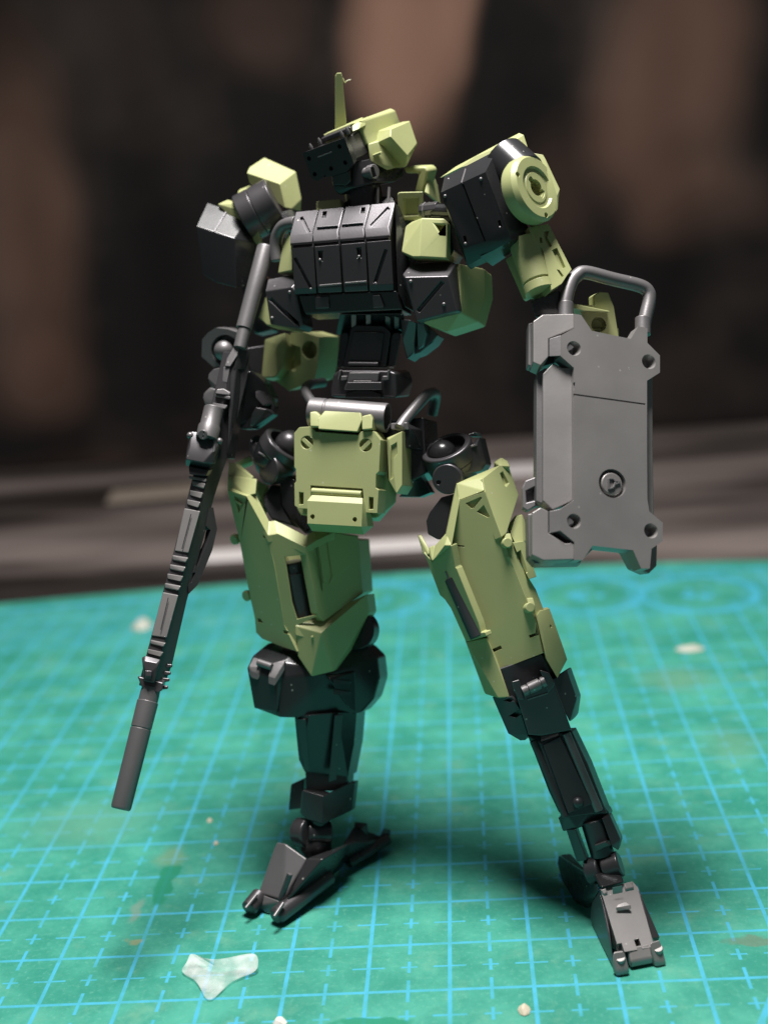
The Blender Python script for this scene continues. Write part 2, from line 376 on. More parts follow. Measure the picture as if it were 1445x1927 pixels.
def backdrop():
    vs, fs = [], []; nx, nz = 220, 40
    for j in range(nz + 1):
        z = -0.9 + 34.0 * j / nz
        for i in range(nx + 1):
            x = -36 + 84.0 * i / nx
            y = YB + 0.45 * math.sin(x * 0.55 + 0.04 * z) + 0.28 * math.sin(x * 1.27 + 1.7 + 0.05 * z) + 0.2 * math.sin(x * 0.21 + 0.2 * z)
            vs.append(Vector((x, y + 0.9, z)))
    for j in range(nz):
        for i in range(nx): a = j * (nx + 1) + i; fs.append([a, a + 1, a + nx + 2, a + nx + 1])
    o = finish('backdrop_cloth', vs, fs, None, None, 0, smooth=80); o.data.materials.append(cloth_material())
    m = o.modifiers.new('thickness', 'SOLIDIFY'); m.thickness = 0.1 * U
    o['kind'] = 'structure'; o['label'] = 'dark cloth with painted brown reflections hanging out of focus behind the desk'
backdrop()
def simple(name, col, rough=0.5, **kw):
    k = NT(name); k.b.inputs['Roughness'].default_value = rough
    tc = k.n('ShaderNodeTexCoord'); nz = k.noise(tc.outputs['Object'], 300, 4)
    k.l(k.mix(nz, tuple(c * 0.85 for c in col), tuple(min(1, c * 1.12) for c in col)), k.b.inputs['Base Color'])
    for a, v in kw.items(): k.b.inputs[a.replace('_', ' ')].default_value = v
    return k.m
def tag(o, label, cat, group=None):
    o['label'] = label; o['category'] = cat
    if group: o['group'] = group
    return o
def strip(name, px0, px1, z, h, depth, m, label, cat):
    def gd(px, py):
        r = P(px, py, 1) - CAM; return CAM + r * ((-0.23 - CAM.z) / r.z)
    a, b = gd(*px0), gd(*px1); n = Vector((-(b - a).y, (b - a).x, 0)).normalized() * depth
    vs = [q + Vector((0, 0, zz)) for q in (a, b, b + n, a + n) for zz in (0.0, h)]
    o = finish(name, *m_hull(vs), None, None, 0.05); o.data.materials.append(m); tag(o, label, cat)
pale = simple('pale_card', (0.62, 0.58, 0.57), 0.6); beige = simple('beige_card', (0.22, 0.18, 0.145), 0.6)
strip('card_strip', (370, 1062), (835, 1034), 0, 0.10, 1.0, pale, 'pale blurred card strip on the desk seen between the robot legs', 'card')
strip('card_strip', (850, 903), (1040, 893), 0, 0.10, 1.4, pale, 'white blurred strip on the desk beside the left hip and shield', 'card')
strip('card_strip', (200, 950), (430, 930), 0, 0.1, 1.6, beige, 'beige blurred strip on the desk left of the rifle', 'card')
# ------------------------------------------------------------------ the robot figure
bot = thing('robot_figure', 'olive green and black plastic robot model kit standing on the cutting mat', 'robot model', (5.0, 2.6, 0.0))
def part(name):                                # an assembly of the robot that carries smaller pieces
    o = bpy.data.objects.new(name, None); COL.objects.link(o); o.parent = bot; o.empty_display_size = 0.003
    return o
def lerp(a, b, t): return tuple(x + (y - x) * t for x, y in zip(a, b))

# ---- pelvis: front plate, hinge, tube
pel = part('pelvis')
fp = Pl.ang(635, 870, 17.75, -19, -2, -2.5)
back = -fp.w
cuts = [hole(fp, *zH.one(295, 960), 12.5, 0.06, 0.95), hole(fp, *zH.one(715, 980), 12.5, 0.06, 0.95)]
for x, y in ((250, 1362), (750, 1397)): cuts.append(c_prism(fp, zH([(x-16, y-48), (x+18, y-44), (x+16, y+42), (x-16, y+46)]), 0.02, -0.12, 0.8))
cuts.append(c_prism(fp, zH([(318, 1268), (690, 1292), (697, 1370), (318, 1352)]), 0.02, -0.10))
front = prism('front_plate', pel, OL, fp, zH([(240, 852), (322, 846), (357, 884), (662, 907), (682, 882), (775, 880), (822, 942), (810, 1168), (788, 1190), (786, 1285), (808, 1300),
    (798, 1468), (235, 1432), (207, 1412), (205, 1255), (218, 1240), (216, 1152), (205, 1138), (203, 895)]), 0, -0.34, 1.0, 0.022, cuts)
for (a, b) in ((zH.one(255, 925), zH.one(332, 998)), (zH.one(752, 945), zH.one(678, 1018))): rib('screw_slot_bar', pel, OL, fp, a, b, 7.5, -0.005, -0.055, 0.006)
hullw('plate_body', pel, OL, fp.pts(zH([(240, 870), (815, 910), (800, 1440), (225, 1420)]), -0.30) + fp.pts(zH([(250, 1480), (800, 1500), (815, 1440), (225, 1440)]), -0.30)
      + fp.pts(zH([(300, 880), (870, 930), (940, 1330), (935, 1385), (815, 1528), (320, 1495)]), -0.75), 0.02)
ff = Pl.ang(*zH.one(500, 1450), 17.60, -19, -3, -2.5)
fcut = [hole(ff, *zH.one(335, 1491), 4.6, 0.08, 0.9), hole(ff, *zH.one(637, 1511), 4.6, 0.08, 0.9)]
hullw('lower_flap', pel, OL, ff.pts(zH([(298, 1378), (692, 1400), (686, 1562), (299, 1540)]), 0) + ff.pts(zH([(332, 1336), (690, 1358)]), -0.06)
      + ff.pts(zH([(332, 1594), (702, 1620)]), -0.22) + ff.pts(zH([(340, 1350), (740, 1370), (772, 1560), (710, 1612), (340, 1590)]), -0.42), 0.016, fcut)
cyl('hinge_pin', pel, OL, fp.at(*zH.one(330, 1310), 0.01), fp.at(*zH.one(686, 1332), 0.01), fp.rad(635, 870, 6.5), n=20, bev=0.01)
hull('hinge_knuckle', pel, OL, zH([(314, 742, 17.84), (358, 736, 17.84), (390, 770, 17.80), (388, 852, 17.74), (316, 850, 17.78)]), back * 0.22, 0.02)
hull('hinge_knuckle', pel, OL, zH([(686, 772, 17.66), (750, 756, 17.64), (764, 790, 17.62), (760, 868, 17.58), (688, 874, 17.60)]), back * 0.22, 0.02)
hull('hinge_bar', pel, OL, zH([(372, 792, 17.78), (420, 734, 17.83), (680, 748, 17.70), (690, 800, 17.66), (655, 886, 17.62), (375, 866, 17.74)]), back * 0.2, 0.016)
tA, tB = P(*zH.one(322, 742), 18.12), P(*zH.one(872, 786), 17.82)
L = (tB - tA).length; tr = 106 * 380/1445 * 17.95 / FPX
lathe('hip_tube', pel, GM, tA, tB, [(0, tr*0.96), (0.01, tr), (0.2, tr), (0.205, tr*0.95), (0.225, tr*0.95), (0.23, tr), (0.98, tr), (1.0, tr*0.97)], 40, 0.006, [c_cyl(tB + (tA-tB)*0.25, tB + (tB-tA)*0.1, tr*0.8, n=32)])
# green side block, black hip core and bars
hull('side_block', pel, OL, zH([(866, 928, 17.72), (975, 880, 17.62), (978, 1040, 17.60), (975, 1268, 17.58), (936, 1330, 17.60), (880, 1232, 17.70), (880, 940, 17.68)]), back * 0.5, 0.016,
     [c_prism(Pl.tri(zH.one(880, 940) + (17.67,), zH.one(975, 880) + (17.60,), zH.one(880, 1232) + (17.68,)), zH([(885, 985), (925, 960), (930, 1040), (905, 1075), (905, 1210), (882, 1225)]), 0.05, -0.03)])
hull('hip_core', pel, BL, zH([(300, 850, 18.3), (1130, 780, 18.0), (1150, 1180, 18.0), (1040, 1240, 18.0), (300, 1200, 18.4)]), back * 0.7, 0.03)
hull('hip_bracket', pel, BL, zH([(895, 830, 17.85), (1000, 815, 17.75), (1045, 860, 17.75), (1110, 870, 17.95), (1120, 1010, 17.95), (985, 1000, 17.75), (950, 890, 17.80)]), back * 0.25, 0.012)
hull('bar_socket', pel, GM, zH([(892, 822, 17.80), (1010, 815, 17.70), (1020, 868, 17.70), (895, 870, 17.78)]), back * 0.22, 0.012)
hull('rear_skirt', pel, BL, zH([(950, 1350, 18.3), (1105, 1195, 18.2), (1180, 1320, 18.35), (1100, 1352, 18.35), (970, 1350, 18.3)]), back * 0.25, 0.012)
r_ = 28 * 380/1445 * 18 / FPX
tube('hip_bar', pel, GM, curve([P(*zH.one(955, 860), 17.75), P(*zH.one(1000, 795), 17.85), P(*zH.one(1120, 655), 18.1), P(*zH.one(1175, 610), 18.3), P(*zH.one(1215, 625), 18.6), P(*zH.one(1190, 760), 18.75)]), r_ * 1.45)
tube('hip_bar', pel, GM, curve([P(*zH.one(345, 690), 18.2), P(*zH.one(300, 625), 18.4), P(*zH.one(285, 580), 18.6), P(*zH.one(320, 545), 18.9), P(*zH.one(420, 530), 19.1)]), r_ * 1.3)

# ---- abdomen
abd = part('abdomen')
ab = Pl.ang(*z4.one(560, 450), 18.05, -17, 6, 1)
hullw('abdomen_block', abd, BL, ab.pts(z4([(395, 250), (460, 205), (800, 215), (890, 290), (830, 730), (330, 730), (300, 700)]), 0) + ab.pts(z4([(380, 250), (900, 290), (940, 740), (260, 730)]), -0.9), 0.025)
prism('abdomen_panel', abd, BL, ab, z4([(430, 290), (800, 300), (755, 650), (365, 640)]), 0.03, -0.03, 1.05, 0.012)
cyl('abdomen_pin', abd, CH, ab.at(*z4.one(365, 685), 0.05), ab.at(*z4.one(735, 690), 0.05), ab.rad(680, 680, 3.6), n=16)
for xs in ((265, 375, 290), (890, 1010, 985)):
    hullw('side_column', abd, BL, ab.pts(z4([(xs[0], 335), (xs[0]+45, 295), (xs[1]-15, 300), (xs[1], 360), (xs[1]-70, 720), (xs[0]-45, 720)]), -0.04) + ab.pts(z4([(xs[0], 335), (xs[1], 360), (xs[1]-60, 720), (xs[0]-35, 720)]), -0.6), 0.02)
wb = Pl.ang(*z4.one(540, 900), 17.98, -17, 4, 0)
hullw('waist_block', abd, CH, wb.pts(z4([(150, 1000), (180, 830), (250, 765), (860, 770), (950, 800), (955, 1000), (960, 1110), (150, 1090)]), -0.03)
      + wb.pts(z4([(200, 800), (1110, 760), (1170, 900), (1120, 1090), (200, 1100)]), -0.8), 0.03)
prism('waist_top_plate', abd, GM, wb, z4([(375, 795), (740, 795), (728, 905), (660, 905), (645, 888), (430, 888), (415, 908), (352, 908)]), 0.05, -0.05, 1.0, 0.01)
for y in (905, 935): rib('waist_louvre', abd, GM, wb, z4.one(422, y), z4.one(650, y), 2.9, 0.075, -0.02, 0.006)
for x in (305, 812): prism('waist_pad', abd, GM, wb, z4([(x-30, 838), (x+35, 838), (x+38, 888), (x-36, 895)]), 0.04, -0.04, 1.0, 0.01)
for xa, xb in ((265, 240), (858, 850)): rib('waist_edge', abd, GM, wb, z4.one(xa, 765), z4.one(xb, 885), 2.6, 0.04, -0.04, 0.006)
hullw('waist_lip', abd, CH, wb.pts(z4([(350, 912), (770, 912), (780, 1010), (640, 1015), (620, 975), (460, 975), (440, 1015), (310, 1010)]), 0.10) + wb.pts(z4([(340, 905), (780, 905), (790, 1020), (310, 1020)]), -0.04), 0.015)
hullw('waist_foot', abd, BL, wb.pts(z4([(330, 1050), (440, 1010), (640, 1010), (770, 1060), (780, 1110), (330, 1110)]), 0.06) + wb.pts(z4([(330, 1040), (780, 1040), (780, 1110), (330, 1110)]), -0.1), 0.015)
# underside ribs of the chest and the round flank guard
hullw('chest_underside', abd, BL, [P(*p) for p in z4([(250, 70, 18.0), (1050, 60, 17.75), (1080, 330, 18.2), (200, 330, 18.5), (330, 180, 18.6), (1000, 120, 18.6)])], 0.02)
for i, x in enumerate((430, 610, 850, 960)):
    hull('underside_rib', abd, CH, z4([(x-35, 75, 17.92 - i*0.03), (x+35, 75, 17.92 - i*0.03), (x+32, 260, 18.08 - i*0.03), (x-32, 260, 18.08 - i*0.03)]), back * 0.15, 0.01)
hull('flank_guard', abd, CH, z4([(1010, 130, 17.85), (1120, 140, 17.75), (1200, 170, 17.75), (1170, 555, 18.05), (1085, 630, 18.1), (1030, 420, 17.95)]), back * 0.4, 0.02)
hull('flank_guard', abd, CH, z4([(1200, 170, 17.80), (1290, 170, 17.80), (1330, 300, 17.85), (1280, 460, 17.95), (1215, 510, 18.0)]), back * 0.4, 0.02)
hull('flank_skirt', abd, CH, z4([(1100, 600, 18.15), (1250, 545, 18.1), (1400, 430, 18.05), (1470, 330, 18.0), (1320, 190, 18.0), (1200, 200, 18.1)]), back * 0.35, 0.02)

# ---- chest: two rows of armour panels in four columns
che = part('chest')
EL = dict(TB=zB.one(250, 125) + (18.10,), FT=zB.one(213, 266) + (17.92,), FB=zB.one(214, 328) + (17.90,), LT=zB.one(222, 346) + (17.85,), LB=zB.one(241, 622) + (17.98,))
ER = dict(TB=zB.one(846, 64) + (17.76,), FT=zB.one(803, 216) + (17.58,), FB=zB.one(814, 280) + (17.56,), LT=zB.one(819, 294) + (17.51,), LB=zB.one(836, 597) + (17.64,))
def ch(k, t, dd=0.0):
    p = lerp(EL[k], ER[k], t); return P(p[0], p[1], p[2] + dd)
spans = ((0.0, 0.218), (0.232, 0.482), (0.496, 0.744), (0.758, 1.0))
pU = Pl.tri(EL['TB'], ER['TB'], ER['FT']); pF = Pl.tri(EL['LT'], ER['LT'], ER['LB'])
ucut = [[bar(pU, zB.one(276, 148), zB.one(322, 240), 6.5, 0.02, -0.035)], [c_prism(pU, zB([(405, 112), (428, 110), (420, 145), (400, 146)]), 0.03, -0.05)],
        [c_prism(pU, zB([(640, 88), (662, 86), (658, 118), (634, 120)]), 0.03, -0.05)], [bar(pU, zB.one(803, 92), zB.one(697, 200), 6.0, 0.02, -0.03)]]
lcut = [[bar(pF, zB.one(238, 402), zB.one(338, 588), 6.5, 0.02, -0.035)], [c_prism(pF, zB([(376, 362), (400, 360), (402, 420), (382, 422)]), 0.03, -0.06)],
        [c_prism(pF, zB([(612, 342), (636, 340), (640, 400), (616, 402)]), 0.03, -0.06)], [bar(pF, zB.one(790, 352), zB.one(724, 556), 6.5, 0.02, -0.035)]]
for i, (a, b) in enumerate(spans):
    w = []
    for t in (a, b):
        w += [ch('TB', t), ch('FT', t, 0.015), ch('FB', t), ch('TB', t, 0.14) + Vector((0, 0, -0.06)), ch('FB', t, 0.2)]
        w.append(ch('FT', t) * 0.2 + ch('FB', t) * 0.8 - AF * 0.012)
    hullw('chest_panel', che, CH, w, 0.018, ucut[i])
    w = []
    for t in (a, b):
        w += [ch('LT', t), ch('LT', t, 0.18), ch('LB', t), ch('LB', t, 0.16), ch('LT', t) * 0.12 + ch('LB', t) * 0.88 - AF * 0.02]
    hullw('chest_panel', che, CH, w, 0.018, lcut[i])
for (a, b) in ((zB.one(372, 213), zB.one(500, 203)), (zB.one(522, 197), zB.one(652, 186))): rib('panel_step', che, CH, pU, a, b, 3.0, 0.02, -0.02, 0.006)
for (a, b) in ((zB.one(386, 572), zB.one(520, 560)), (zB.one(541, 556), zB.one(673, 546))): rib('panel_step', che, GM, pF, a, b, 4.0, 0.03, -0.02, 0.008)
for x, y in ((338, 590), (393, 414), (628, 394), (728, 556)): ball('rivet', che, GM, pF.at(*zB.one(x, y), 0.0), 0.02)
ft = {k: (lerp(EL[k], ER[k], 0.015), lerp(EL[k], ER[k], 0.985)) for k in EL}
core = [P(p[0], p[1], p[2] + 0.06) for k in EL for p in ft[k]]
core += [p - fp.w * 0.9 for p in core]
hullw('chest_core', che, BL, core, 0.02)
hull('chest_lower_band', che, BL, zB([(262, 628, 18.0), (850, 600, 17.66), (886, 716, 17.74), (300, 744, 18.08)]), back * 0.5, 0.02)
for x, y, s in ((400, 665, 0), (560, 655, 0)): hull('band_clip', che, CH, zB([(x-40, y-28, 17.93), (x+45, y-32, 17.88), (x+48, y+40, 17.92), (x-36, y+44, 17.97)]), back * 0.1, 0.012)
hull('band_clip', che, CH, zB([(705, 628, 17.73), (752, 624, 17.70), (778, 700, 17.73), (712, 706, 17.78)]), back * 0.1, 0.012)
# right flank of the chest
hull('chest_side', che, BL, zB([(848, 72, 17.80), (905, 190, 17.95), (850, 330, 17.7), (862, 600, 17.66), (905, 700, 17.8), (940, 470, 17.85), (935, 400, 17.9), (880, 200, 18.0)]), back * 0.6, 0.016)
# left and right front boxes
pb = Pl.tri(zB.one(905, 518) + (17.42,), zB.one(1165, 512) + (17.30,), zB.one(972, 786) + (17.50,))
fb = hull('front_box', che, CH, zB([(890, 500, 17.50), (940, 436, 17.70), (1198, 430, 17.58), (1165, 514, 17.30), (905, 520, 17.42), (975, 786, 17.50), (1222, 724, 17.36), (1240, 716, 17.45), (1212, 440, 17.52), (895, 540, 17.50)]), back * 0.32, 0.016,
          [bar(pb, zB.one(1128, 552), zB.one(980, 726), 7, 0.05, -0.04)])
for x, y in ((940, 545), (1140, 682)): ball('rivet', fb, GM, pb.at(*zB.one(x, y), 0.0), 0.024)
pb2 = Pl.tri(zB.one(66, 602) + (18.20,), zB.one(216, 580) + (18.05,), zB.one(92, 800) + (18.28,))
fb2 = hull('front_box', che, CH, zB([(62, 604, 18.22), (78, 532, 18.38), (222, 504, 18.25), (240, 560, 18.08), (218, 580, 18.05), (250, 612, 18.03), (290, 800, 18.12), (270, 830, 18.15), (92, 802, 18.28)]), back * 0.4, 0.018,
           [bar(pb2, zB.one(80, 652), zB.one(238, 800), 6, 0.05, -0.04)])
for x, y in ((210, 610), (104, 766)): ball('rivet', fb2, GM, pb2.at(*zB.one(x, y), 0.0), 0.024)
pod = hull('side_pod', che, OL, zB([(1200, 436, 17.66), (1238, 440, 17.56), (1385, 468, 17.85), (1392, 620, 17.9), (1345, 790, 17.85), (1240, 735, 17.52), (1160, 850, 17.72), (1010, 792, 17.62), (1240, 716, 17.50)]), back * 0.45, 0.02)
pp = Pl.tri(zB.one(1240, 440) + (17.56,), zB.one(1385, 468) + (17.85,), zB.one(1345, 790) + (17.85,))
rib('pod_groove', pod, BL, pp, zB.one(1322, 500), zB.one(1295, 690), 2.2, 0.012, -0.02, 0.003)
rib('pod_groove', pod, BL, pp, zB.one(1350, 520), zB.one(1330, 720), 1.8, 0.012, -0.02, 0.003)
hull('side_pod', che, OL, zB([(60, 640, 18.55), (20, 760, 18.6), (70, 810, 18.5), (230, 830, 18.4), (230, 560, 18.4)]), back * 0.4, 0.02)
# collar pieces and shoulder blocks in olive
hull('collar_block', che, OL, zB([(366, 58, 18.2), (514, 44, 18.1), (516, 104, 18.05), (368, 122, 18.15)]), back * 0.5, 0.02)
cp = Pl.ang(*zY.one(300, 700), 17.9, -20, 10, -1)
hullw('collar_block', che, OL, cp.pts(zY([(128, 545), (150, 515), (470, 508), (480, 560), (478, 900), (145, 900)]), 0) + cp.pts(zY([(128, 545), (480, 530), (480, 900), (145, 900)]), -0.35), 0.02,
      [c_prism(cp, zY([(195, 615), (395, 600), (392, 840), (205, 850)]), 0.05, -0.04)])
lp = Pl.ang(*zY.one(420, 330), 18.25, -25, 8, -6)
prism('collar_loop', che, OL, lp, zY([(200, 190), (250, 175), (500, 165), (552, 225), (470, 530), (350, 530), (415, 265), (230, 262)]), 0, -0.3, 1.0, 0.035)
hull('collar_gusset', che, OL, zY([(552, 232, 18.3), (600, 350, 18.45), (645, 640, 18.45), (560, 560, 18.2), (488, 520, 18.2)]), back * 0.3, 0.02)
sp = Pl.tri(zY.one(462, 868) + (17.48,), zY.one(812, 930) + (17.36,), zY.one(425, 1402) + (17.46,))
hull('strap_block', che, OL, zY([(462, 866, 17.48), (765, 874, 17.38), (812, 935, 17.37), (790, 1424, 17.35), (424, 1402, 17.40), (335, 1402, 17.46), (235, 985, 17.90), (180, 1335, 17.62), (330, 915, 17.92)]), back * 0.4, 0.02,
     [c_prism(sp, zY([(612, 935), (758, 942), (756, 1085), (700, 1082)]), 0.04, -0.10, 0.75)])
hull('strap_block', che, OL, zB([(205, 240, 18.25), (222, 300, 18.1), (222, 480, 18.1), (138, 496, 18.35), (165, 330, 18.4)]), back * 0.5, 0.016)
tube('chest_handle', che, GM, curve([P(*zB.one(250, 188), 18.15), P(*zB.one(180, 205), 18.3), P(*zB.one(140, 255), 18.4), P(*zB.one(126, 330), 18.45), P(*zB.one(135, 420), 18.45)]), 0.085)
cyl('shoulder_axle', che, CH, P(*zY.one(455, 770), 17.75), P(*zY.one(690, 740), 17.62), 0.095, n=8, bev=0.012)
cyl('shoulder_axle', che, BL, P(*zY.one(560, 760), 17.7), P(*zY.one(1000, 780), 17.4), 0.085, n=12, bev=0.012)
for x in (505, 560): cyl('axle_ring', che, GM, P(*zY.one(x, 764), 17.72), P(*zY.one(x + 18, 762), 17.71), 0.105, n=8, bev=0.005)
hull('shoulder_yoke', che, BL, zY([(690, 800, 17.6), (830, 770, 17.5), (900, 1300, 17.5), (820, 1430, 17.6), (820, 900, 17.6)]), back * 0.5, 0.02)

# ---- head
hd = part('head')
fh = Pl.ang(615, 300, 17.78, -30, 4, 19)
hcut = [hole(fh, *zX.one(x, y), 4.3, 0.05, 0.9) for x, y in ((130, 772), (195, 950), (380, 885), (540, 818), (475, 636))]
visor = prism('visor', hd, BL, fh, zX([(57, 722), (80, 702), (530, 537), (632, 812), (606, 866), (562, 922), (390, 975), (330, 985), (310, 952), (296, 990), (240, 1026), (188, 1022), (152, 985)]), 0, -0.10, 1.0, 0.016, hcut)
rib('visor_mark', visor, GM, fh, zX.one(228, 760), zX.one(385, 698), 2.2, 0.012, -0.01, 0.003)
hullw('visor_box', hd, CH, fh.pts(zX([(70, 722), (531, 545), (628, 808), (150, 950)]), -0.08) + [p - fh.w * 0.52 for p in fh.pts(zX([(57, 722), (531, 540), (630, 810), (150, 950)]), 0.0)], 0.022)
hullw('sensor_block', hd, CH, fh.pts(zX([(262, 600), (262, 545), (600, 412), (612, 470)]), -0.16) + fh.pts(zX([(300, 520), (600, 390), (612, 460), (300, 590)]), -0.45), 0.016)
for x, y in ((165, 655), (512, 508), (262, 590), (580, 470)): 
    A = fh.at(*zX.one(x, y + 25), -0.10); lathe('stud', hd, GM, A, A + fh.v * 0.09, [(0, 0.02), (0.5, 0.026), (1, 0.01)], 12, 0)
hullw('nose_block', hd, BL, fh.pts(zX([(385, 968), (590, 905), (604, 1030), (560, 1080), (400, 1080)]), -0.02) + fh.pts(zX([(385, 968), (640, 880), (650, 1100), (420, 1140)]), -0.4), 0.02)
hullw('jaw', hd, BL, [P(*p) for p in zX([(372, 1030, 18.0), (420, 1160, 18.05), (490, 1195, 18.05), (640, 1110, 17.9), (880, 1050, 17.95), (1100, 1040, 18.2), (1205, 980, 18.4), (1210, 880, 18.4), (1000, 780, 18.2), (800, 770, 17.95), (640, 800, 17.85), (600, 1090, 18.5), (1000, 1000, 18.8)])], 0.03)
kc = P(*zX.one(862, 920), 17.85); kx = turn(*zX.one(862, 920), 50, 5, 15)[2]
lathe('ear_knob', hd, GM, kc - kx * 0.22, kc + kx * 0.02, [(0, 0.07), (0.6, 0.07), (0.62, 0.09), (0.97, 0.095), (1, 0.085)], 28, 0.006,
      [c_prism(Pl(kc, *turn(*zX.one(862, 920), 48, 5, 15)), zX([(842, 868), (882, 862), (915, 970), (890, 985), (870, 978)]), 0.05, -0.05)])
hullw('helmet', hd, OL, fh.pts(zX([(292, 500), (340, 475), (608, 366), (700, 352), (716, 405), (795, 612), (640, 700), (330, 640)]), -0.46)
      + fh.pts(zX([(930, 262), (1060, 202), (1112, 222), (1165, 362), (1200, 500), (1000, 640), (850, 640)]), -1.35), 0.025)
hull('helmet_front', hd, OL, zX([(612, 400, 17.84), (690, 346, 17.9), (712, 375, 17.86), (698, 438, 17.78), (618, 472, 17.76)]), fh.w * -0.2, 0.014)
hull('helmet_rim', hd, OL, zX([(286, 505, 18.2), (430, 440, 18.12), (612, 362, 17.98), (612, 385, 17.96), (300, 522, 18.2)]), fh.w * -0.35, 0.016)
cg1 = Pl.tri(zX.one(1052, 526) + (17.80,), zX.one(1246, 742) + (17.97,), zX.one(914, 588) + (17.97,))
cg2 = Pl.tri(zX.one(1052, 526) + (17.80,), zX.one(1246, 742) + (17.97,), zX.one(1270, 344) + (18.22,))
cgp = cg1.pts(zX([(914, 588), (1052, 526), (1246, 742), (1230, 868), (1098, 884), (1042, 790), (960, 718)])) + cg2.pts(zX([(1058, 436), (1270, 344), (1356, 602)])) + [P(*zX.one(935, 455), 18.10)]
hullw('cheek_guard', hd, OL, cgp + [p - fh.w * 0.22 - fh.u * 0.2 for p in cgp], 0.014)
hull('cheek_inner', hd, OL, zX([(795, 612, 17.95), (925, 575, 17.98), (940, 720, 18.0), (1050, 800, 18.0), (1095, 880, 18.02), (1010, 905, 18.05), (820, 800, 17.98), (810, 700, 17.95)]), fh.w * -0.35, 0.012,
     [c_prism(fh, zX([(812, 628), (912, 590), (925, 690), (850, 735)]), 0.6, -0.62)])
rib('cheek_bar', hd, OL, Pl.ang(*zX.one(890, 730), 17.93, -20, 5, 20), zX.one(850, 748), zX.one(940, 712), 5, 0.02, -0.05, 0.008)
ap = Pl.ang(*zA.one(580, 300), 18.2, -28, 6, 0)
hullw('antenna', hd, OL, ap.pts(zA([(543, 455), (543, 85), (556, 62), (585, 60), (594, 85), (606, 300), (622, 398), (605, 440)]), 0) + ap.pts(zA([(548, 455), (548, 90), (560, 66), (582, 66), (600, 300), (612, 430)]), -0.14), 0.012)
tube('plastic_burr', hd, OL, curve([P(*zA.one(596, 95), 18.2), P(*zA.one(612, 130), 18.2), P(*zA.one(620, 118), 18.2), P(*zA.one(652, 108), 18.2)]), 0.006, 6, 0)
cyl('neck', hd, BL, P(690, 420, 18.35), P(680, 330, 18.2), 0.27, 0.24)
for x0, x1 in ((832, 832), (905, 912)): cyl('neck_rod', hd, GM, P(*zA.one(x0, 950), 18.02), P(*zA.one(x1, 840), 18.05), 0.02, n=10, bev=0)
hull('neck_base', hd, BL, zA([(600, 960, 18.2), (640, 900, 18.35), (940, 900, 18.2), (960, 960, 18.15)]), back * 0.5, 0.02)
# ---- arm on the viewer's right: shoulder box, disc, upper arm, forearm
ra = part('arm')
ra['label'] = 'arm with a round shoulder disc, holding the shield'
pS = Pl.tri(zD.one(140, 615) + (17.22,), zD.one(527, 436) + (16.95,), zD.one(335, 1110) + (17.27,))
scut = [bar(pS, zD.one(318, 530), zD.one(520, 1046), 3.2, 0.03, -0.03), c_prism(pS, zD([(630, 862), (655, 858), (668, 918), (645, 926)]), 0.04, -0.05), c_prism(pS, zD([(322, 1000), (348, 996), (362, 1060), (338, 1066)]), 0.04, -0.05)]
sb = hull('shoulder_box', ra, BL, zD([(138, 616, 17.22), (168, 482, 17.46), (348, 398, 17.40), (572, 272, 17.28), (602, 288, 17.22), (527, 436, 16.95), (722, 955, 16.98), (940, 1002, 17.32), (925, 1034, 17.34),
    (748, 1036, 17.02), (862, 1080, 17.30), (600, 1192, 17.45), (400, 1290, 17.50), (368, 1262, 17.42), (335, 1112, 17.27), (140, 640, 17.24)]), None, 0.016, scut)
hull('shoulder_box_floor', ra, BL, zD([(470, 1180, 17.25), (690, 1075, 17.1), (740, 1120, 17.3), (560, 1240, 17.45)]), -fp.w * 0.2, 0.012)
pT = Pl.tri(zD.one(140, 612) + (17.22,), zD.one(527, 434) + (16.95,), zD.one(572, 272) + (17.28,))
rib('box_seam', sb, GM, pT, zD.one(315, 528), zD.one(352, 405), 2.2, 0.008, -0.02, 0.003)
for x, y in ((175, 648), (488, 498), (655, 925), (352, 1066)): ball('rivet', sb, GM, pS.at(*zD.one(x, y), 0.0), 0.022)
ball('rivet', sb, GM, pT.at(*zD.one(205, 502), 0.0), 0.02)
# disc
nC = turn(*zD.one(985, 570), 55, 0, 25)[2]; dC = P(*zD.one(985, 568), 16.98)
ux = Vector((0, 0, 1)); ux = (ux - nC * ux.dot(nC)).normalized(); uy = nC.cross(ux)
R_ = 0.425
kcut = [m_lathe(dC + nC * 0.03, -nC, [(0, 0.275), (0.03, 0.27), (0.06, 0.25), (0.0605, 0.135), (0.27, 0.13)], 36)]
for a in (60, 180, 300): 
    q = dC + (ux * math.cos(rad(a)) + uy * math.sin(rad(a))) * 0.36; kcut.append(c_cyl(q + nC * 0.03, q - nC * 0.05, 0.04, 0.03, 12))
disc = finish('shoulder_disc', *m_lathe(dC - nC * 0.24, nC, [(0, R_ * 0.94), (0.06, R_), (0.18, R_), (0.23, R_ * 0.93), (0.24, R_ * 0.90)], 48), OL, ra, 0.01, kcut, smooth=30)
def keyhole(t):                                # a round hole with two notches
    out = []
    for k_ in range(48):
        a = 2 * math.pi * k_ / 48; rr_ = 0.155 if (abs(k_ - 4) < 3 or abs(k_ - 30) < 4) else 0.105
        out.append(dC + nC * t + ux * (rr_ * math.cos(a)) + uy * (rr_ * math.sin(a)))
    return out
finish('disc_boss', *m_lathe(dC - nC * 0.08, nC, [(0, 0.205), (0.045, 0.205), (0.06, 0.19)], 36), OL, disc, 0.004, [m_prism(keyhole(0.1), keyhole(-0.2))], smooth=30)
finish('disc_well', *m_lathe(dC - nC * 0.22, nC, [(0, 0.14), (0.05, 0.14)], 20), BL, disc, 0, smooth=30)
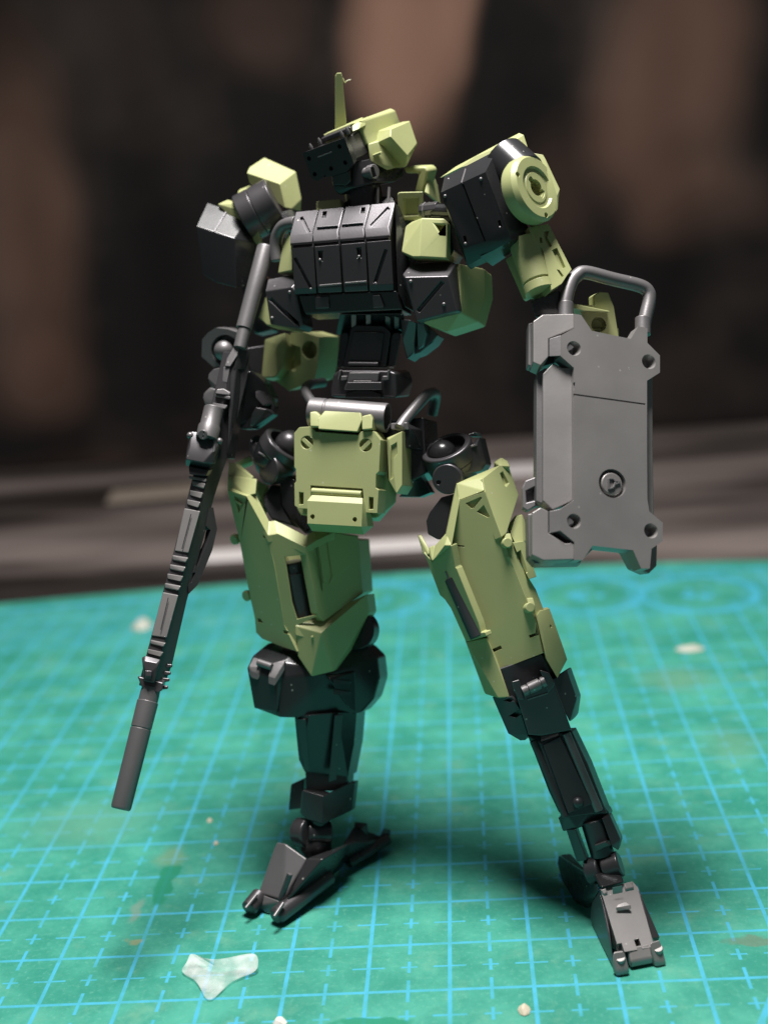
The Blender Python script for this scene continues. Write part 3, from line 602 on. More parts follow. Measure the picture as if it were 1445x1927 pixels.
hull('shoulder_cap', ra, OL, zD([(440, 300, 17.5), (300, 400, 17.55), (750, 150, 17.5), (822, 95, 17.48), (862, 112, 17.42), (912, 268, 17.38), (800, 245, 17.3), (775, 165, 17.34)]), -nC * 0.35, 0.022,
     [c_prism(Pl.ang(*zD.one(850, 190), 17.36, 50, 0, 20), zD([(838, 180), (856, 172), (868, 205), (850, 222)]), 0.1, -0.06)])
hull('shoulder_back_plate', ra, OL, zD([(905, 262, 17.30), (1034, 285, 17.22), (1054, 325, 17.20), (1178, 588, 17.14), (1156, 642, 17.12), (1162, 760, 17.14), (1090, 860, 17.16), (900, 600, 17.2)]), -nC * 0.3, 0.016)
cyl('shoulder_drum', ra, BL, P(*zD.one(690, 320), 17.42), P(*zD.one(860, 480), 17.2), 0.30, n=28)
# upper arm: a plate with recesses and a cylinder
pA = Pl.tri(zD.one(935, 930) + (17.18,), zD.one(1130, 990) + (17.28,), zD.one(1190, 1420) + (17.05,))
acut = [c_prism(pA, zD([(1120, 1110), (1165, 1090), (1240, 1260), (1205, 1275)]), 0.03, -0.05), c_prism(pA, zD([(1160, 1280), (1185, 1285), (1225, 1340), (1205, 1345)]), 0.03, -0.06),
        c_prism(pA, zD([(1010, 995), (1030, 1000), (1038, 1045), (1018, 1048)]), 0.03, -0.06), c_prism(pA, zD([(1050, 945), (1095, 940), (1080, 1000), (1125, 1075), (1100, 1085), (1055, 1010)]), 0.03, -0.04)]
prism('upper_arm_plate', ra, OL, pA, zD([(900, 925), (1080, 890), (1135, 1000), (1282, 1290), (1240, 1345), (1195, 1415), (1108, 1470), (1030, 1115), (960, 1060)]), 0, -0.35, 1.0, 0.016, acut)
cA, cB = P(*zD.one(860, 1040), 17.30), P(*zD.one(1010, 1490), 17.12)
lathe('upper_arm_cylinder', ra, OL, cA, cB, [(0, 0.19), (0.80, 0.19), (0.805, 0.165), (0.83, 0.165), (0.84, 0.195), (1, 0.195)], 40, 0.008)
hull('upper_arm_flange', ra, OL, zD([(700, 1200, 17.5), (780, 1150, 17.4), (900, 1540, 17.3), (860, 1560, 17.4)]), -fp.w * 0.15, 0.012)
hull('elbow', ra, BL, zW([(500, 940, 17.15), (800, 830, 17.1), (900, 780, 17.15), (920, 1120, 17.15), (560, 1160, 17.2)]), -fp.w * 0.4, 0.02)
# forearm behind the shield
pR = Pl.ang(*zE.one(780, 560), 17.45, 15, -5, 2)
prism('forearm_bracket', ra, OL, pR, zE([(548, 428), (740, 440), (735, 352), (782, 322), (858, 326), (908, 450), (955, 740), (700, 740), (630, 520)]), 0, -0.3, 1.0, 0.02, [hole(pR, *zE.one(775, 610), 14, 0.2, 0.95)])
hullw('forearm', ra, OL, pR.pts(zE([(600, 640), (950, 640), (950, 1300), (600, 1300)]), -0.12) + pR.pts(zE([(600, 640), (950, 640), (950, 1300), (600, 1300)]), -0.6), 0.03)
prism('forearm_ledge', ra, OL, pR, zE([(548, 425), (870, 490), (868, 502), (640, 490), (550, 462)]), 0.12, 0.0, 1.0, 0.012)
hullw('shield_mount', ra, BL, [P(*p) for p in zE([(640, 700, 17.5), (960, 720, 17.5), (960, 1000, 17.4), (640, 980, 17.3)])] + [P(*p) for p in zE([(700, 760, 17.2), (900, 780, 17.25), (900, 950, 17.2), (700, 940, 17.15)])], 0.02)

# ---- arm on the viewer's left
la = part('arm')
la['label'] = 'arm reaching down to grip the rifle'
box_l = hull('shoulder_box', la, BL, zC([(102, 832, 18.72), (214, 592, 19.03), (425, 655, 18.96), (620, 722, 18.89), (642, 745, 18.87), (488, 958, 18.56), (168, 1322, 18.86), (300, 1400, 18.8), (505, 1452, 18.68), (600, 1440, 18.8), (735, 1010, 18.85), (720, 1100, 18.9)]), None, 0.02)
pTL = Pl.tri(zC.one(102, 832) + (18.72,), zC.one(488, 958) + (18.56,), zC.one(214, 592) + (19.03,))
rib('box_seam', box_l, CH, pTL, zC.one(286, 886), zC.one(418, 665), 2.4, 0.010, -0.02, 0.003)
hull('shoulder_flange', la, OL, zC([(320, 610, 18.92), (420, 564, 18.95), (560, 604, 18.80), (640, 646, 18.74), (690, 715, 18.70), (755, 990, 18.76), (700, 1000, 18.80), (640, 750, 18.74), (560, 705, 18.80)]), Vector((0.02, 0.12, -0.1)), 0.02)
nL = (P(*zC.one(870, 560), 18.85) - P(*zC.one(520, 700), 19.0)).normalized()
lathe('shoulder_disc', la, OL, P(466, 402, 19.4), P(466, 402, 19.4) + nL * 0.2, [(0, 0.31), (0.15, 0.345), (0.85, 0.345), (1, 0.31)], 40)
lathe('shoulder_drum', la, CH, P(*zC.one(585, 765), 18.95), P(*zC.one(915, 585), 18.88), [(0, 0.33), (0.03, 0.345), (0.42, 0.345), (0.43, 0.336), (0.45, 0.336), (0.46, 0.345), (0.97, 0.345), (1, 0.33)], 44)
hull('shoulder_yoke', la, BL, zC([(880, 700, 18.85), (1060, 660, 18.8), (1120, 760, 18.5), (1000, 900, 18.6), (820, 900, 18.85)]), -fp.w * 0.4, 0.03)
hull('shoulder_cube', la, OL, zC([(612, 292, 19.1), (640, 235, 19.2), (720, 190, 19.3), (790, 138, 19.4), (1108, 280, 19.1), (945, 406, 18.85), (1165, 560, 19.1), (1160, 690, 19.15), (1060, 660, 18.95), (1000, 650, 18.9), (640, 400, 19.15)]), None, 0.03)
hull('upper_arm', la, BL, zG([(560, 250, 19.15), (760, 420, 19.0), (800, 900, 19.2), (640, 940, 19.3), (520, 500, 19.3)]), -fp.w * 0.3, 0.03)
pF_ = Pl.ang(*zG.one(1100, 1100), 19.15, -32, 5, -4)
prism('forearm_guard', la, OL, pF_, zG([(985, 925), (1085, 918), (1250, 968), (1245, 1100), (1232, 1250), (1200, 1380), (965, 1472), (832, 1372), (900, 1270), (905, 1050), (950, 1030)]), 0, -0.55, 0.97, 0.02,
      [m_lathe(pF_.at(*zG.one(1158, 1090)) + pF_.w * 0.03, -pF_.w, [(0, 0.125), (0.25, 0.12)], 24), c_prism(pF_, zG([(955, 1020), (1060, 1060), (1065, 1220), (1000, 1300), (900, 1262), (960, 1180)]), 0.05, -0.10, 0.85)])
hull('forearm_block', la, OL, zG([(736, 990, 19.2), (930, 926, 19.1), (945, 1040, 19.05), (905, 1060, 19.05), (905, 1260, 19.05), (830, 1350, 19.1), (705, 1352, 19.2)]), -fp.w * 0.4, 0.02)
hull('forearm_inner', la, CH, zG([(560, 1070, 19.15), (735, 1040, 19.2), (712, 1345, 19.22), (600, 1272, 19.15)]), -fp.w * 0.3, 0.02)
# wrist cup with ball, palm, fingers
pW = Pl.ang(*zR.one(480, 360), 18.82, -25, 12, -8)
prism('wrist_cup', la, GM, pW, zR([(262, 250), (330, 170), (425, 108), (560, 120), (680, 160), (680, 420), (600, 560), (400, 585), (255, 455)]), 0, -0.28, 0.92, 0.016, [m_lathe(pW.at(*zR.one(545, 385)) + pW.w * 0.04, -pW.w, [(0, 0.225), (0.2, 0.19)], 32)])
ball('wrist_ball', la, GM, P(*zR.one(530, 385), 18.83), 0.142)
hull('palm', la, BL, zR([(620, 620, 18.85), (850, 620, 18.75), (1000, 760, 18.8), (1080, 930, 18.85), (1000, 1150, 18.85), (700, 1300, 18.8), (560, 1000, 18.7)]), -fp.w * 0.35, 0.03)
for pts in ([(330, 720, 18.55), (345, 660, 18.55), (400, 605, 18.5), (520, 580, 18.4), (575, 610, 18.38), (545, 770, 18.38), (450, 828, 18.45), (370, 825, 18.55)],
            [(268, 960, 18.5), (278, 900, 18.5), (350, 828, 18.48), (430, 850, 18.4), (430, 1000, 18.38), (385, 1055, 18.42), (290, 1030, 18.5)],
            [(440, 760, 18.42), (540, 760, 18.36), (600, 830, 18.34), (600, 900, 18.34), (480, 860, 18.38)]):
    hull('finger', la, GM, zR(pts), AF * 0.22 + AR * 0.1, 0.03)
hull('knuckle_guard', la, CH, zR([(905, 868, 18.65), (960, 862, 18.68), (1075, 1030, 18.7), (1000, 1060, 18.62), (910, 960, 18.6)]), -fp.w * 0.2, 0.02)
hull('knuckle_guard', la, CH, zR([(910, 1066, 18.6), (1050, 1090, 18.62), (1120, 1150, 18.72), (890, 1300, 18.66), (830, 1290, 18.64), (860, 1150, 18.6)]), -fp.w * 0.2, 0.02)
hull('knuckle_guard', la, BL, zR([(1060, 900, 18.85), (1140, 1060, 18.8), (1135, 1160, 18.8), (900, 1330, 18.75), (760, 1335, 18.8), (640, 1300, 18.85), (900, 900, 18.9)]), -fp.w * 0.15, 0.02)

# ------------------------------------------------------------------ the shield
shd = thing('shield', 'grey plastic shield with tubular handle and round emblem, on the raised arm', 'shield', tuple(P(1150, 1060, 17.0)))
m1 = Pl.ang(*zE.one(560, 820), 16.86, 24, -21, 0)
main = zE([(560, 515), (620, 525), (715, 665), (1055, 735), (1120, 625), (1200, 640), (1200, 770), (1310, 880), (1310, 1030), (1197, 1102)]) + \
       zF([(1197, 300), (1200, 740), (1217, 850), (1335, 950), (1335, 1110), (1237, 1178), (1222, 1350), (1145, 1350), (1075, 1190), (720, 1150), (635, 1275), (560, 1275), (560, 1120), (440, 1020), (440, 830), (560, 750)]) + \
       zE([(556, 988), (440, 885), (440, 705), (560, 640)])
ec = zF.one(895, 605)
mcut = [hole(m1, *zE.one(558, 818), 14.5, 0.12, 0.45, 28), hole(m1, *zE.one(1213, 935), 14.5, 0.12, 0.45, 28), hole(m1, *zF.one(558, 935), 14.5, 0.12, 0.45, 28), hole(m1, *zF.one(1232, 1020), 14.5, 0.12, 0.45, 28),
        m_lathe(m1.at(*ec) + m1.w * 0.03, -m1.w, [(0, 0.186), (0.03, 0.18), (0.10, 0.165)], 40),
        bar(m1, zE.one(548, 1213), zE.one(1192, 1302), 3.0, 0.03, -0.022), c_prism(m1, zE([(538, 1110), (576, 1110), (576, 1180), (538, 1180)]) , 0.03, -0.03)]
mcut.append(bar(m1, zE.one(558, 1225), zF.one(558, 645), 4.2, 0.03, -0.025))
face = prism('shield_face', shd, SH, m1, main, 0, -0.20, 1.0, 0.012, mcut)
eA = m1.at(*ec)
button = finish('emblem_button', *m_lathe(eA - m1.w * 0.11, m1.w, [(0, 0.145), (0.08, 0.145), (0.10, 0.13)], 36), SH, face, 0.008, smooth=30)
em = Pl(eA - m1.w * 0.008, m1.u, m1.v, m1.w)
def eb(a, b): rib('emblem_mark', button, GM, em, zF.one(*a), zF.one(*b), 3.0, 0.022, -0.01, 0.004)
eb((862, 560), (866, 655)); eb((862, 562), (905, 562)); eb((866, 652), (905, 640)); eb((905, 640), (925, 590)); eb((905, 562), (925, 592)); eb((920, 580), (965, 592)); eb((918, 612), (965, 594))
prism('shield_backing', shd, SH, m1, zE([(585, 540), (690, 690), (1060, 760), (1190, 700), (1250, 900), (1250, 1100)]) + zF([(1252, 300), (1262, 860), (1290, 1150), (1285, 1330), (1215, 1400), (1100, 1350), (1020, 1200), (740, 1170), (640, 1270), (590, 1270)]), -0.19, -0.42, 0.98, 0.02)
# left facets, folded back along the ridge
rid = (zE.one(560, 515), zF.one(560, 1275)); dT = (m1.at(*rid[0]) - CAM).dot(AF); dB = (m1.at(*rid[1]) - CAM).dot(AF)
m2 = Pl.tri(rid[0] + (dT,), rid[1] + (dB,), zE.one(200, 940) + ((dT * 0.55 + dB * 0.45) + 0.16,))
prism('shield_corner', shd, SH, m2, zE([(200, 580), (285, 520), (558, 513), (558, 640), (335, 735), (335, 890), (265, 970), (200, 940)]), -0.012, -0.36, 1.0, 0.012)
prism('shield_side', shd, SH, m2, zE([(285, 1040), (375, 945), (450, 985), (555, 988)]) + zF([(555, 750), (370, 835), (285, 757)]), -0.07, -0.30, 1.0, 0.012)
prism('shield_corner', shd, SH, m2, zF([(190, 860), (265, 815), (335, 850), (335, 1040), (480, 1130), (558, 1125), (558, 1272), (290, 1280), (190, 1232)]), -0.012, -0.36, 1.0, 0.012)
prism('shield_edge', shd, GM, m2, zE([(228, 1045), (300, 990), (560, 1000)]) + zF([(560, 740), (300, 790), (226, 760)]), -0.17, -0.42, 1.0, 0.012)
prism('shield_edge', shd, GM, m2, zE([(158, 600), (285, 560), (540, 560), (540, 900), (240, 985), (155, 965)]), -0.25, -0.45, 1.0, 0.012)
prism('shield_edge', shd, GM, m2, zF([(152, 875), (330, 830), (540, 1000), (620, 1200), (620, 1300), (215, 1308), (160, 1240)]), -0.2, -0.45, 1.0, 0.012)
for zz, pts in ((zE, [(338, 735), (440, 704), (440, 886), (338, 890)]), (zF, [(338, 850), (440, 828), (440, 1022), (338, 1044)])):
    hullw('shield_step', shd, GM, [m1.at(*p, -0.004) for p in zz(pts[1:3])] + [m2.at(*p, -0.02) for p in (zz([pts[0]])[0], zz([pts[3]])[0])] + [m1.at(*p, -0.2) for p in zz(pts)] + [m1.at(*zz.one(560, (pts[0][1] + pts[3][1]) / 2), -0.02)], 0.008)
lugp = Pl(m2.at(*zF.one(200, 700), -0.3), m2.u, m2.v, m2.w)
prism('side_lug', shd, GM, lugp, zF([(104, 640), (130, 580), (220, 545), (300, 560), (300, 800), (225, 800), (150, 845), (110, 822)]), 0, -0.12, 1.0, 0.016, [c_prism(lugp, zF([(140, 662), (240, 612), (240, 742), (146, 765)]), 0.05, -0.09, 0.9)])
hp = [(482, 530), (482, 415), (525, 255), (580, 182), (660, 152), (900, 212), (1130, 268), (1205, 320), (1215, 400), (1185, 540), (1160, 660)]
hd_ = [m1.at(*zE.one(x, y), -0.17) for x, y in hp]
tube('shield_handle', shd, GM, curve(hd_, 5), 62 * 310/1445 * 16.9 / FPX, 20, 0.008)
for q, dv in ((hd_[0], Vector((0, 0, 1))), (hd_[-1], Vector((0, 0, 1)))): finish('handle_collar', *m_lathe(q - m1.v * 0.06, m1.v, [(0, 0.10), (0.22, 0.10), (0.23, 0.09)], 24), GM, shd, 0.008, smooth=30)

# ------------------------------------------------------------------ the rifle
rif = thing('rifle', 'long dark grey plastic rifle with ridged rail hanging from the hand', 'rifle', tuple(P(229, 1548, 16.8)))
def dR(py): return 18.58 + (16.75 - 18.58) * (py - 470) / (1555 - 470)
def rp(p, dd=0.0): return P(p[0], p[1], dR(p[1]) + dd)
bk = AF * 0.12
def rsolid(name, parent, mat, left, right, dl=0.12, de=0.0, bev=0.012, thick=0.18):
    w = [rp(p, dl) for p in left] + [rp(p, de) for p in right]
    return hullw(name, parent, mat, w + [q + AF * thick for q in w], bev)
# stock tube and collar
sa, sb_ = rp(zG.one(752, 118)), rp(zG.one(543, 890))
Lr = (sb_ - sa).length
lathe('stock_tube', rif, GM, sa, sb_, [(0, 0.095), (0.012, 0.112), (0.03, 0.118), (0.55, 0.112), (1, 0.105)], 28, 0.006)
lathe('stock_collar', rif, GM, rp(zG.one(548, 895)), rp(zG.one(505, 1075)), [(0, 0.088), (1, 0.084)], 24)
rsolid('cheek_piece', rif, GM, zR([(640, 345), (560, 480), (535, 570)]), zR([(705, 335), (690, 440), (600, 575)]), 0.0, -0.03, 0.012, 0.14)
rsolid('receiver_rail', rif, GM, zR([(520, 580), (505, 760)]), zR([(598, 578), (560, 775)]), 0.05, 0.0, 0.01, 0.2)
# body: light rail side on the left, dark flank on the right
ledge = [(436, 662), (431.8, 693), (402, 850), (375.4, 959.6), (352, 1050), (324, 1160), (299.6, 1240), (292, 1290)]
rightl = [(470, 662), (468, 700), (432, 850), (403.5, 934.7), (379, 1030), (352, 1130), (324.5, 1250), (306, 1300)]
leftl = [(420, 662), (408, 720), (370, 870), (347.5, 959.6), (325, 1047), (293, 1168), (266, 1270), (262, 1290)]
body = []
for l_, e_, r2 in zip(leftl, ledge, rightl):
    body.append([rp(l_, 0.10), rp(e_, 0.012), rp(r2, 0.20), rp(r2, 0.34), rp(l_, 0.26)])
vs = [v for s in body for v in s]; fs = [[0, 1, 2, 3, 4], [(len(body)-1)*5 + i for i in range(5)][::-1]]
for k in range(len(body) - 1):
    for i in range(5):
        j = (i + 1) % 5; fs.append([k*5 + i, k*5 + j, (k+1)*5 + j, (k+1)*5 + i])
finish('rifle_body', vs, fs, CH, rif, 0.012)
hullw('receiver', rif, BL, [rp(p, 0.02) for p in zR([(700, 380), (600, 620), (600, 1100), (560, 1700)])] + [rp(p, 0.26) for p in zR([(820, 400), (790, 640), (720, 1000), (660, 1300), (620, 1700)])] + [rp(p, 0.45) for p in zR([(760, 400), (820, 420), (800, 900), (660, 1700), (600, 1700)])], 0.02)
hullw('rear_rail_cover', rif, CH, [rp(p, 0.08) for p in zR([(720, 390)])] + [rp(p, -0.01) for p in zR([(705, 350)])] + [rp(p, 0.10) for p in zR([(828, 400)])] + [rp(p, 0.0) for p in zR([(690, 470), (640, 620)])] + [rp(p, 0.14) for p in zR([(780, 600)])] + [rp(p, 0.3) for p in zR([(720, 380), (830, 420), (780, 600)])], 0.012)
def ridge(zf, a, b, c, d): rsolid('rail_ridge', rif, SH, zf([a, d]), zf([b, c]), 0.070, -0.035, 0.014, 0.12)
for a, b, c, d in (((540, 1185), (735, 1218), (703, 1277), (545, 1245)), ((510, 1297), (706, 1330), (674, 1392), (514, 1356)), ((480, 1410), (676, 1443), (645, 1505), (484, 1470)), ((450, 1523), (648, 1560), (616, 1618), (454, 1584)),
                   ((720, 512), (885, 545), (855, 612), (722, 570)), ((752, 400), (915, 432), (890, 500), (756, 460)), ((782, 285), (945, 320), (920, 385), (788, 345)), ((738, 225), (960, 265), (950, 300), (745, 262))): ridge(zS, a, b, c, d)
for a, b, c, d in (((400, 308), (540, 338), (518, 375), (400, 345)), ((374, 393), (518, 423), (495, 462), (374, 430))): ridge(zT, a, b, c, d)
rsolid('rail_cover', rif, SH, zS([(688, 620), (572, 1135)]), zS([(878, 655), (736, 1160)]), 0.075, -0.022, 0.012, 0.12)
rsolid('rail_cover', rif, SH, zS([(428, 1635)]) + zT([(412, 272)]), zS([(614, 1672)]) + zT([(548, 290)]), 0.075, -0.022, 0.012, 0.12)
for a, b in ((zS.one(775, 690), zS.one(665, 1110)), (zS.one(500, 1700), zT.one(500, 215))):
    A, B = rp(a, 0.02), rp(b, 0.02); cyl('mould_line', rif, CH, A - AF * 0.03, B - AF * 0.03, 0.006, n=6, bev=0)
for a, b, c, d in (((418, 905), (602, 935), (598, 975), (415, 940)), ((386, 1010), (572, 1045), (540, 1088), (382, 1040))): rsolid('rail_ridge', rif, GM, zR([a, d]), zR([b, c]), 0.03, -0.06, 0.014, 0.12)
hullw('rail_ridge', rif, GM, [rp(p, -0.05) for p in zR([(440, 850), (520, 840), (606, 890), (600, 925), (420, 905)])] + [rp(p, 0.12) for p in zR([(440, 850), (606, 890), (600, 925), (420, 905)])], 0.014)
# scope tube with a round knob, clamp block
lathe('scope_tube', rif, GM, rp(zR.one(405, 1075), -0.10), rp(zR.one(318, 1450), -0.12), [(0, 0.118), (0.02, 0.128), (0.55, 0.128), (0.62, 0.145), (1, 0.145)], 32, 0.008)
kA = rp(zR.one(272, 1400), -0.25); kn = turn(*zR.one(272, 1400), -20, 5, 0)[2]
finish('scope_knob', *m_lathe(kA - kn * 0.1, kn, [(0, 0.066), (0.10, 0.066), (0.115, 0.058)], 24), GM, rif, 0.006, [bar(Pl(kA + kn * 0.015, *turn(*zR.one(272, 1400), -20, 5, 0)), zR.one(272, 1365), zR.one(262, 1440), 2.0, 0.03, -0.012)], smooth=30)
hullw('clamp_block', rif, CH, [rp(p, -0.16) for p in zR([(112, 1535), (395, 1610), (270, 1740), (62, 1700)])] + [rp(p, -0.10) for p in zR([(130, 1360), (205, 1365), (395, 1420), (500, 1460), (400, 1750)])] + [rp(p, 0.05) for p in zR([(100, 1400), (500, 1460), (430, 1750), (62, 1780), (300, 1830)])], 0.014)
for p in ((118, 1410), (470, 1480)): ball('clamp_screw', rif, GM, rp(zR.one(*p), -0.10), 0.045)
hullw('clamp_leg', rif, GM, [rp(p, -0.16) for p in zR([(402, 1420), (440, 1425), (410, 1610), (385, 1620)])] + [rp(p, -0.02) for p in zR([(402, 1420), (500, 1450), (490, 1570), (385, 1620)])], 0.01)
hullw('clamp_foot', rif, BL, [rp(p, -0.06) for p in zR([(100, 1780), (340, 1830), (300, 1900), (110, 1880)])] + [rp(p, 0.12) for p in zR([(100, 1780), (420, 1800), (380, 1900), (110, 1880)])], 0.012)
# front sight, teeth and muzzle
hullw('front_sight', rif, CH, [rp(p, -0.10) for p in zT([(335, 520), (350, 500), (460, 520), (470, 545), (420, 590), (355, 580)])] + [rp(p, -0.05) for p in zT([(325, 470), (355, 452), (495, 488), (490, 520), (440, 700), (400, 695), (345, 680)])] + [rp(p, 0.08) for p in zT([(325, 480), (495, 495), (440, 700), (345, 690)])], 0.012)
hullw('sight_stem', rif, CH, [rp(p, -0.12) for p in zT([(352, 585), (418, 590), (410, 640), (358, 640)])] + [rp(p, -0.02) for p in zT([(352, 585), (420, 590), (410, 690), (355, 680)])], 0.01)
for y in (545, 612, 672, 740): 
    x = 590 - (y - 545) * 0.2
    hullw('rail_tooth', rif, CH, [rp(p, 0.14) for p in zT([(x-70, y-24), (x+12, y-16), (x+14, y+14), (x-70, y+24)])] + [rp(p, 0.24) for p in zT([(x-70, y-24), (x+12, y-16), (x+14, y+14), (x-70, y+24)])], 0.016)
hullw('rail_end', rif, CH, [rp(p, 0.02) for p in zT([(285, 640), (440, 700), (520, 700), (505, 770), (470, 790), (330, 750)])] + [rp(p, 0.3) for p in zT([(285, 640), (560, 640), (520, 760), (330, 750)])], 0.015)
ma, mb = rp(zT.one(412, 740), 0.12), rp(zT.one(132, 1848), 0.10); rr = 85 * 200/964 * 18.1 / FPX
lathe('barrel', rif, GM, ma, mb, [(0, rr*0.95), (0.06, rr*1.0), (0.118, rr*1.0), (0.12, rr*1.09), (0.335, rr*1.06), (0.337, rr*0.99), (0.343, rr*0.99), (0.345, rr*1.06), (0.975, rr*1.02), (0.992, rr*0.97), (1.0, rr*0.86)], 32, 0.006, [c_cyl(mb + (ma - mb) * 0.05, mb + (mb - ma) * 0.05, rr * 0.5)])
# guard loop on the far side
gp = Pl.tri(zS.one(1085, 870) + (17.98,), zS.one(850, 1550) + (17.75,), zS.one(940, 800) + (17.86,))
prism('hand_guard', rif, CH, gp, zS([(985, 620), (1040, 610), (1086, 870), (1030, 1120), (850, 1550), (745, 1655), (735, 1560), (930, 1000)]), 0, -0.10, 1.0, 0.012,
      [c_prism(gp, zS([(1008, 830), (1060, 880), (1035, 1010), (905, 1325), (868, 1300), (955, 960)]), 0.1, -0.3), c_prism(gp, zS([(840, 1400), (880, 1395), (835, 1510), (800, 1530)]), 0.1, -0.3)])
# ---- hips
hips = part('hips')
# viewer's right
hb = P(*zV.one(625, 990), 18.02); ball('hip_ball', hips, BL, hb, 160 * 240/1445 * 18.0 / FPX)
axr = turn(*zV.one(650, 960), 10, 62, 22)[2]; axr = (AU * 0.81 - AR * 0.37 - AF * 0.47).normalized()
def cup(C_, ax, r, name, mat=CH, hgt=0.12):
    finish(name, *m_lathe(C_ - ax * hgt, ax, [(0, r * 0.93), (0.03, r), (hgt * 0.9, r), (hgt, r * 0.95)], 40), mat, hips, 0.014, [c_cyl(C_ - ax * (hgt * 0.6), C_ + ax * 0.2, r * 0.74, r * 0.8, 36)], smooth=30)
cup(P(*zV.one(650, 905), 17.95) , axr, 0.345, 'hip_ring', CH, 0.24)
finish('hip_cup', *m_lathe(P(*zV.one(655, 925), 17.95) - axr * 0.62, axr, [(0, 0.12), (0.10, 0.24), (0.24, 0.31), (0.42, 0.33)], 36), CH, hips, 0.012, smooth=30)
dJ = P(*zV.one(668, 1275), 17.70); nJ = turn(*zV.one(668, 1275), -12, 8, 0)[2]
disc2 = finish('joint_disc', *m_lathe(dJ - nJ * 0.30, nJ, [(0, 0.19), (0.26, 0.20), (0.28, 0.20), (0.30, 0.185)], 40), CH, hips, 0.008, [c_cyl(P(*zV.one(572, 1312), 17.6), P(*zV.one(572, 1312), 17.8), 0.03, n=14)], smooth=30)
hull('hip_block', hips, CH, zV([(800, 1010, 17.85), (1000, 882, 17.85), (1035, 790, 18.0), (1055, 900, 17.95), (1110, 1100, 17.98), (1060, 1180, 17.9), (860, 1220, 17.8), (780, 1080, 17.78)]), back * 0.35, 0.02)
hull('hip_block_edge', hips, GM, zV([(795, 945, 17.80), (985, 872, 17.82), (1002, 895, 17.82), (800, 968, 17.79)]), back * 0.12, 0.008)
hull('hip_clip', hips, GM, zV([(905, 765, 18.0), (985, 738, 18.0), (1020, 745, 18.05), (1025, 790, 18.05), (915, 790, 18.0)]), back * 0.2, 0.01)
hull('thigh_post', hips, BL, zV([(600, 1480, 17.8), (750, 1440, 17.8), (760, 1680, 17.8), (470, 1650, 17.85), (430, 1750, 17.9), (450, 1900, 17.85), (560, 1960, 17.8), (740, 1940, 17.75), (660, 1580, 17.8)]), back * 0.4, 0.03)
# viewer's left
hb2 = P(*zU.one(1010, 420), 18.75); ball('hip_ball', hips, CH, hb2, 250 * 160/1401 * 18.75 / FPX)
axl = (AU * 0.72 + AR * 0.62 - AF * 0.38).normalized()
cup(P(*zU.one(960, 400), 18.72), axl, 0.335, 'hip_ring', CH, 0.2)
finish('hip_cup', *m_lathe(P(*zU.one(960, 400), 18.75) - axl * 0.55, axl, [(0, 0.12), (0.10, 0.24), (0.22, 0.31), (0.40, 0.335)], 36), BL, hips, 0.012, smooth=30)
dJ = P(*zU.one(650, 820), 18.55); nJ = turn(*zU.one(650, 820), -48, 14, -10)[2]
finish('joint_disc', *m_lathe(dJ - nJ * 0.30, nJ, [(0, 0.19), (0.24, 0.205), (0.28, 0.205), (0.30, 0.19)], 40), CH, hips, 0.01, smooth=30)
hull('joint_cap', hips, GM, zU([(480, 540, 18.6), (530, 470, 18.65), (600, 540, 18.62), (740, 620, 18.6), (810, 740, 18.55), (800, 790, 18.55), (700, 690, 18.5), (590, 590, 18.52)]), back * 0.15, 0.016)
hull('hip_block', hips, CH, zU([(330, 330, 18.8), (450, 248, 18.95), (552, 275, 18.95), (540, 400, 18.75), (460, 620, 18.7), (410, 660, 18.75), (350, 520, 18.8)]), back * 0.3, 0.02)
hull('thigh_post', hips, BL, zU([(570, 1250, 18.7), (700, 1050, 18.8), (1050, 1150, 18.75), (1350, 1850, 18.7), (1000, 1750, 18.65), (700, 1650, 18.6), (560, 1420, 18.65)]), back * 0.4, 0.05)
hull('thigh_post', hips, BL, zU([(830, 850, 18.7), (1090, 950, 18.6), (1150, 1600, 18.6), (1280, 1900, 18.65), (1000, 1650, 18.65), (850, 1400, 18.65)]), back * 0.4, 0.05)

# ---- leg on the viewer's left (turned outwards: we look at its inner side)
ll = part('leg'); ll['label'] = 'leg turned sideways with its foot pointing left'
# three planes of the thigh: front (left), slotted corner, inner (right)
R1t, R1b = zI.one(445, 1050) + (18.22,), zJ.one(520, 978) + (18.42,)
R2t, R2b = zI.one(745, 1145) + (18.10,), zJ.one(850, 945) + (18.28,)
pl_f = Pl.tri(R1t, R1b, zJ.one(210, 640) + (18.72,))
pl_s = Pl.tri(R1t, R1b, R2t)
pl_i = Pl.tri(R2t, R2b, zJ.one(1165, 500) + (18.72,))
tri1 = c_prism(pl_f, zI([(150, 745), (262, 770), (185, 880)]), 0.05, -0.03)
prism('thigh_front', ll, OL, pl_f, zI([(118, 688), (272, 737), (445, 1052)]) + zJ([(402, 335), (432, 450), (520, 978), (628, 1203), (480, 1153), (330, 1092), (280, 1040), (270, 918), (243, 800), (210, 640), (145, 285)]), 0, -0.12, 1.0, 0.010,
      [tri1, c_prism(pl_f, zJ([(318, 225), (360, 208), (362, 222), (330, 245)]), 0.04, -0.03), c_prism(pl_f, zJ([(272, 925), (300, 930), (322, 965), (280, 960)]), 0.04, -0.04), c_prism(pl_f, zJ([(490, 1025), (565, 1045), (570, 1068), (500, 1055)]), 0.04, -0.04)])
rib('cutout_bar', ll, OL, pl_f, zI.one(165, 765), zI.one(225, 810), 3.5, 0.0, -0.035, 0.004)
hull('thigh_brow', ll, OL, zI([(122, 578, 18.75), (128, 560, 18.9), (355, 602, 18.45), (345, 720, 18.36), (272, 738, 18.38), (118, 690, 18.70)]), AF * 0.14, 0.014)
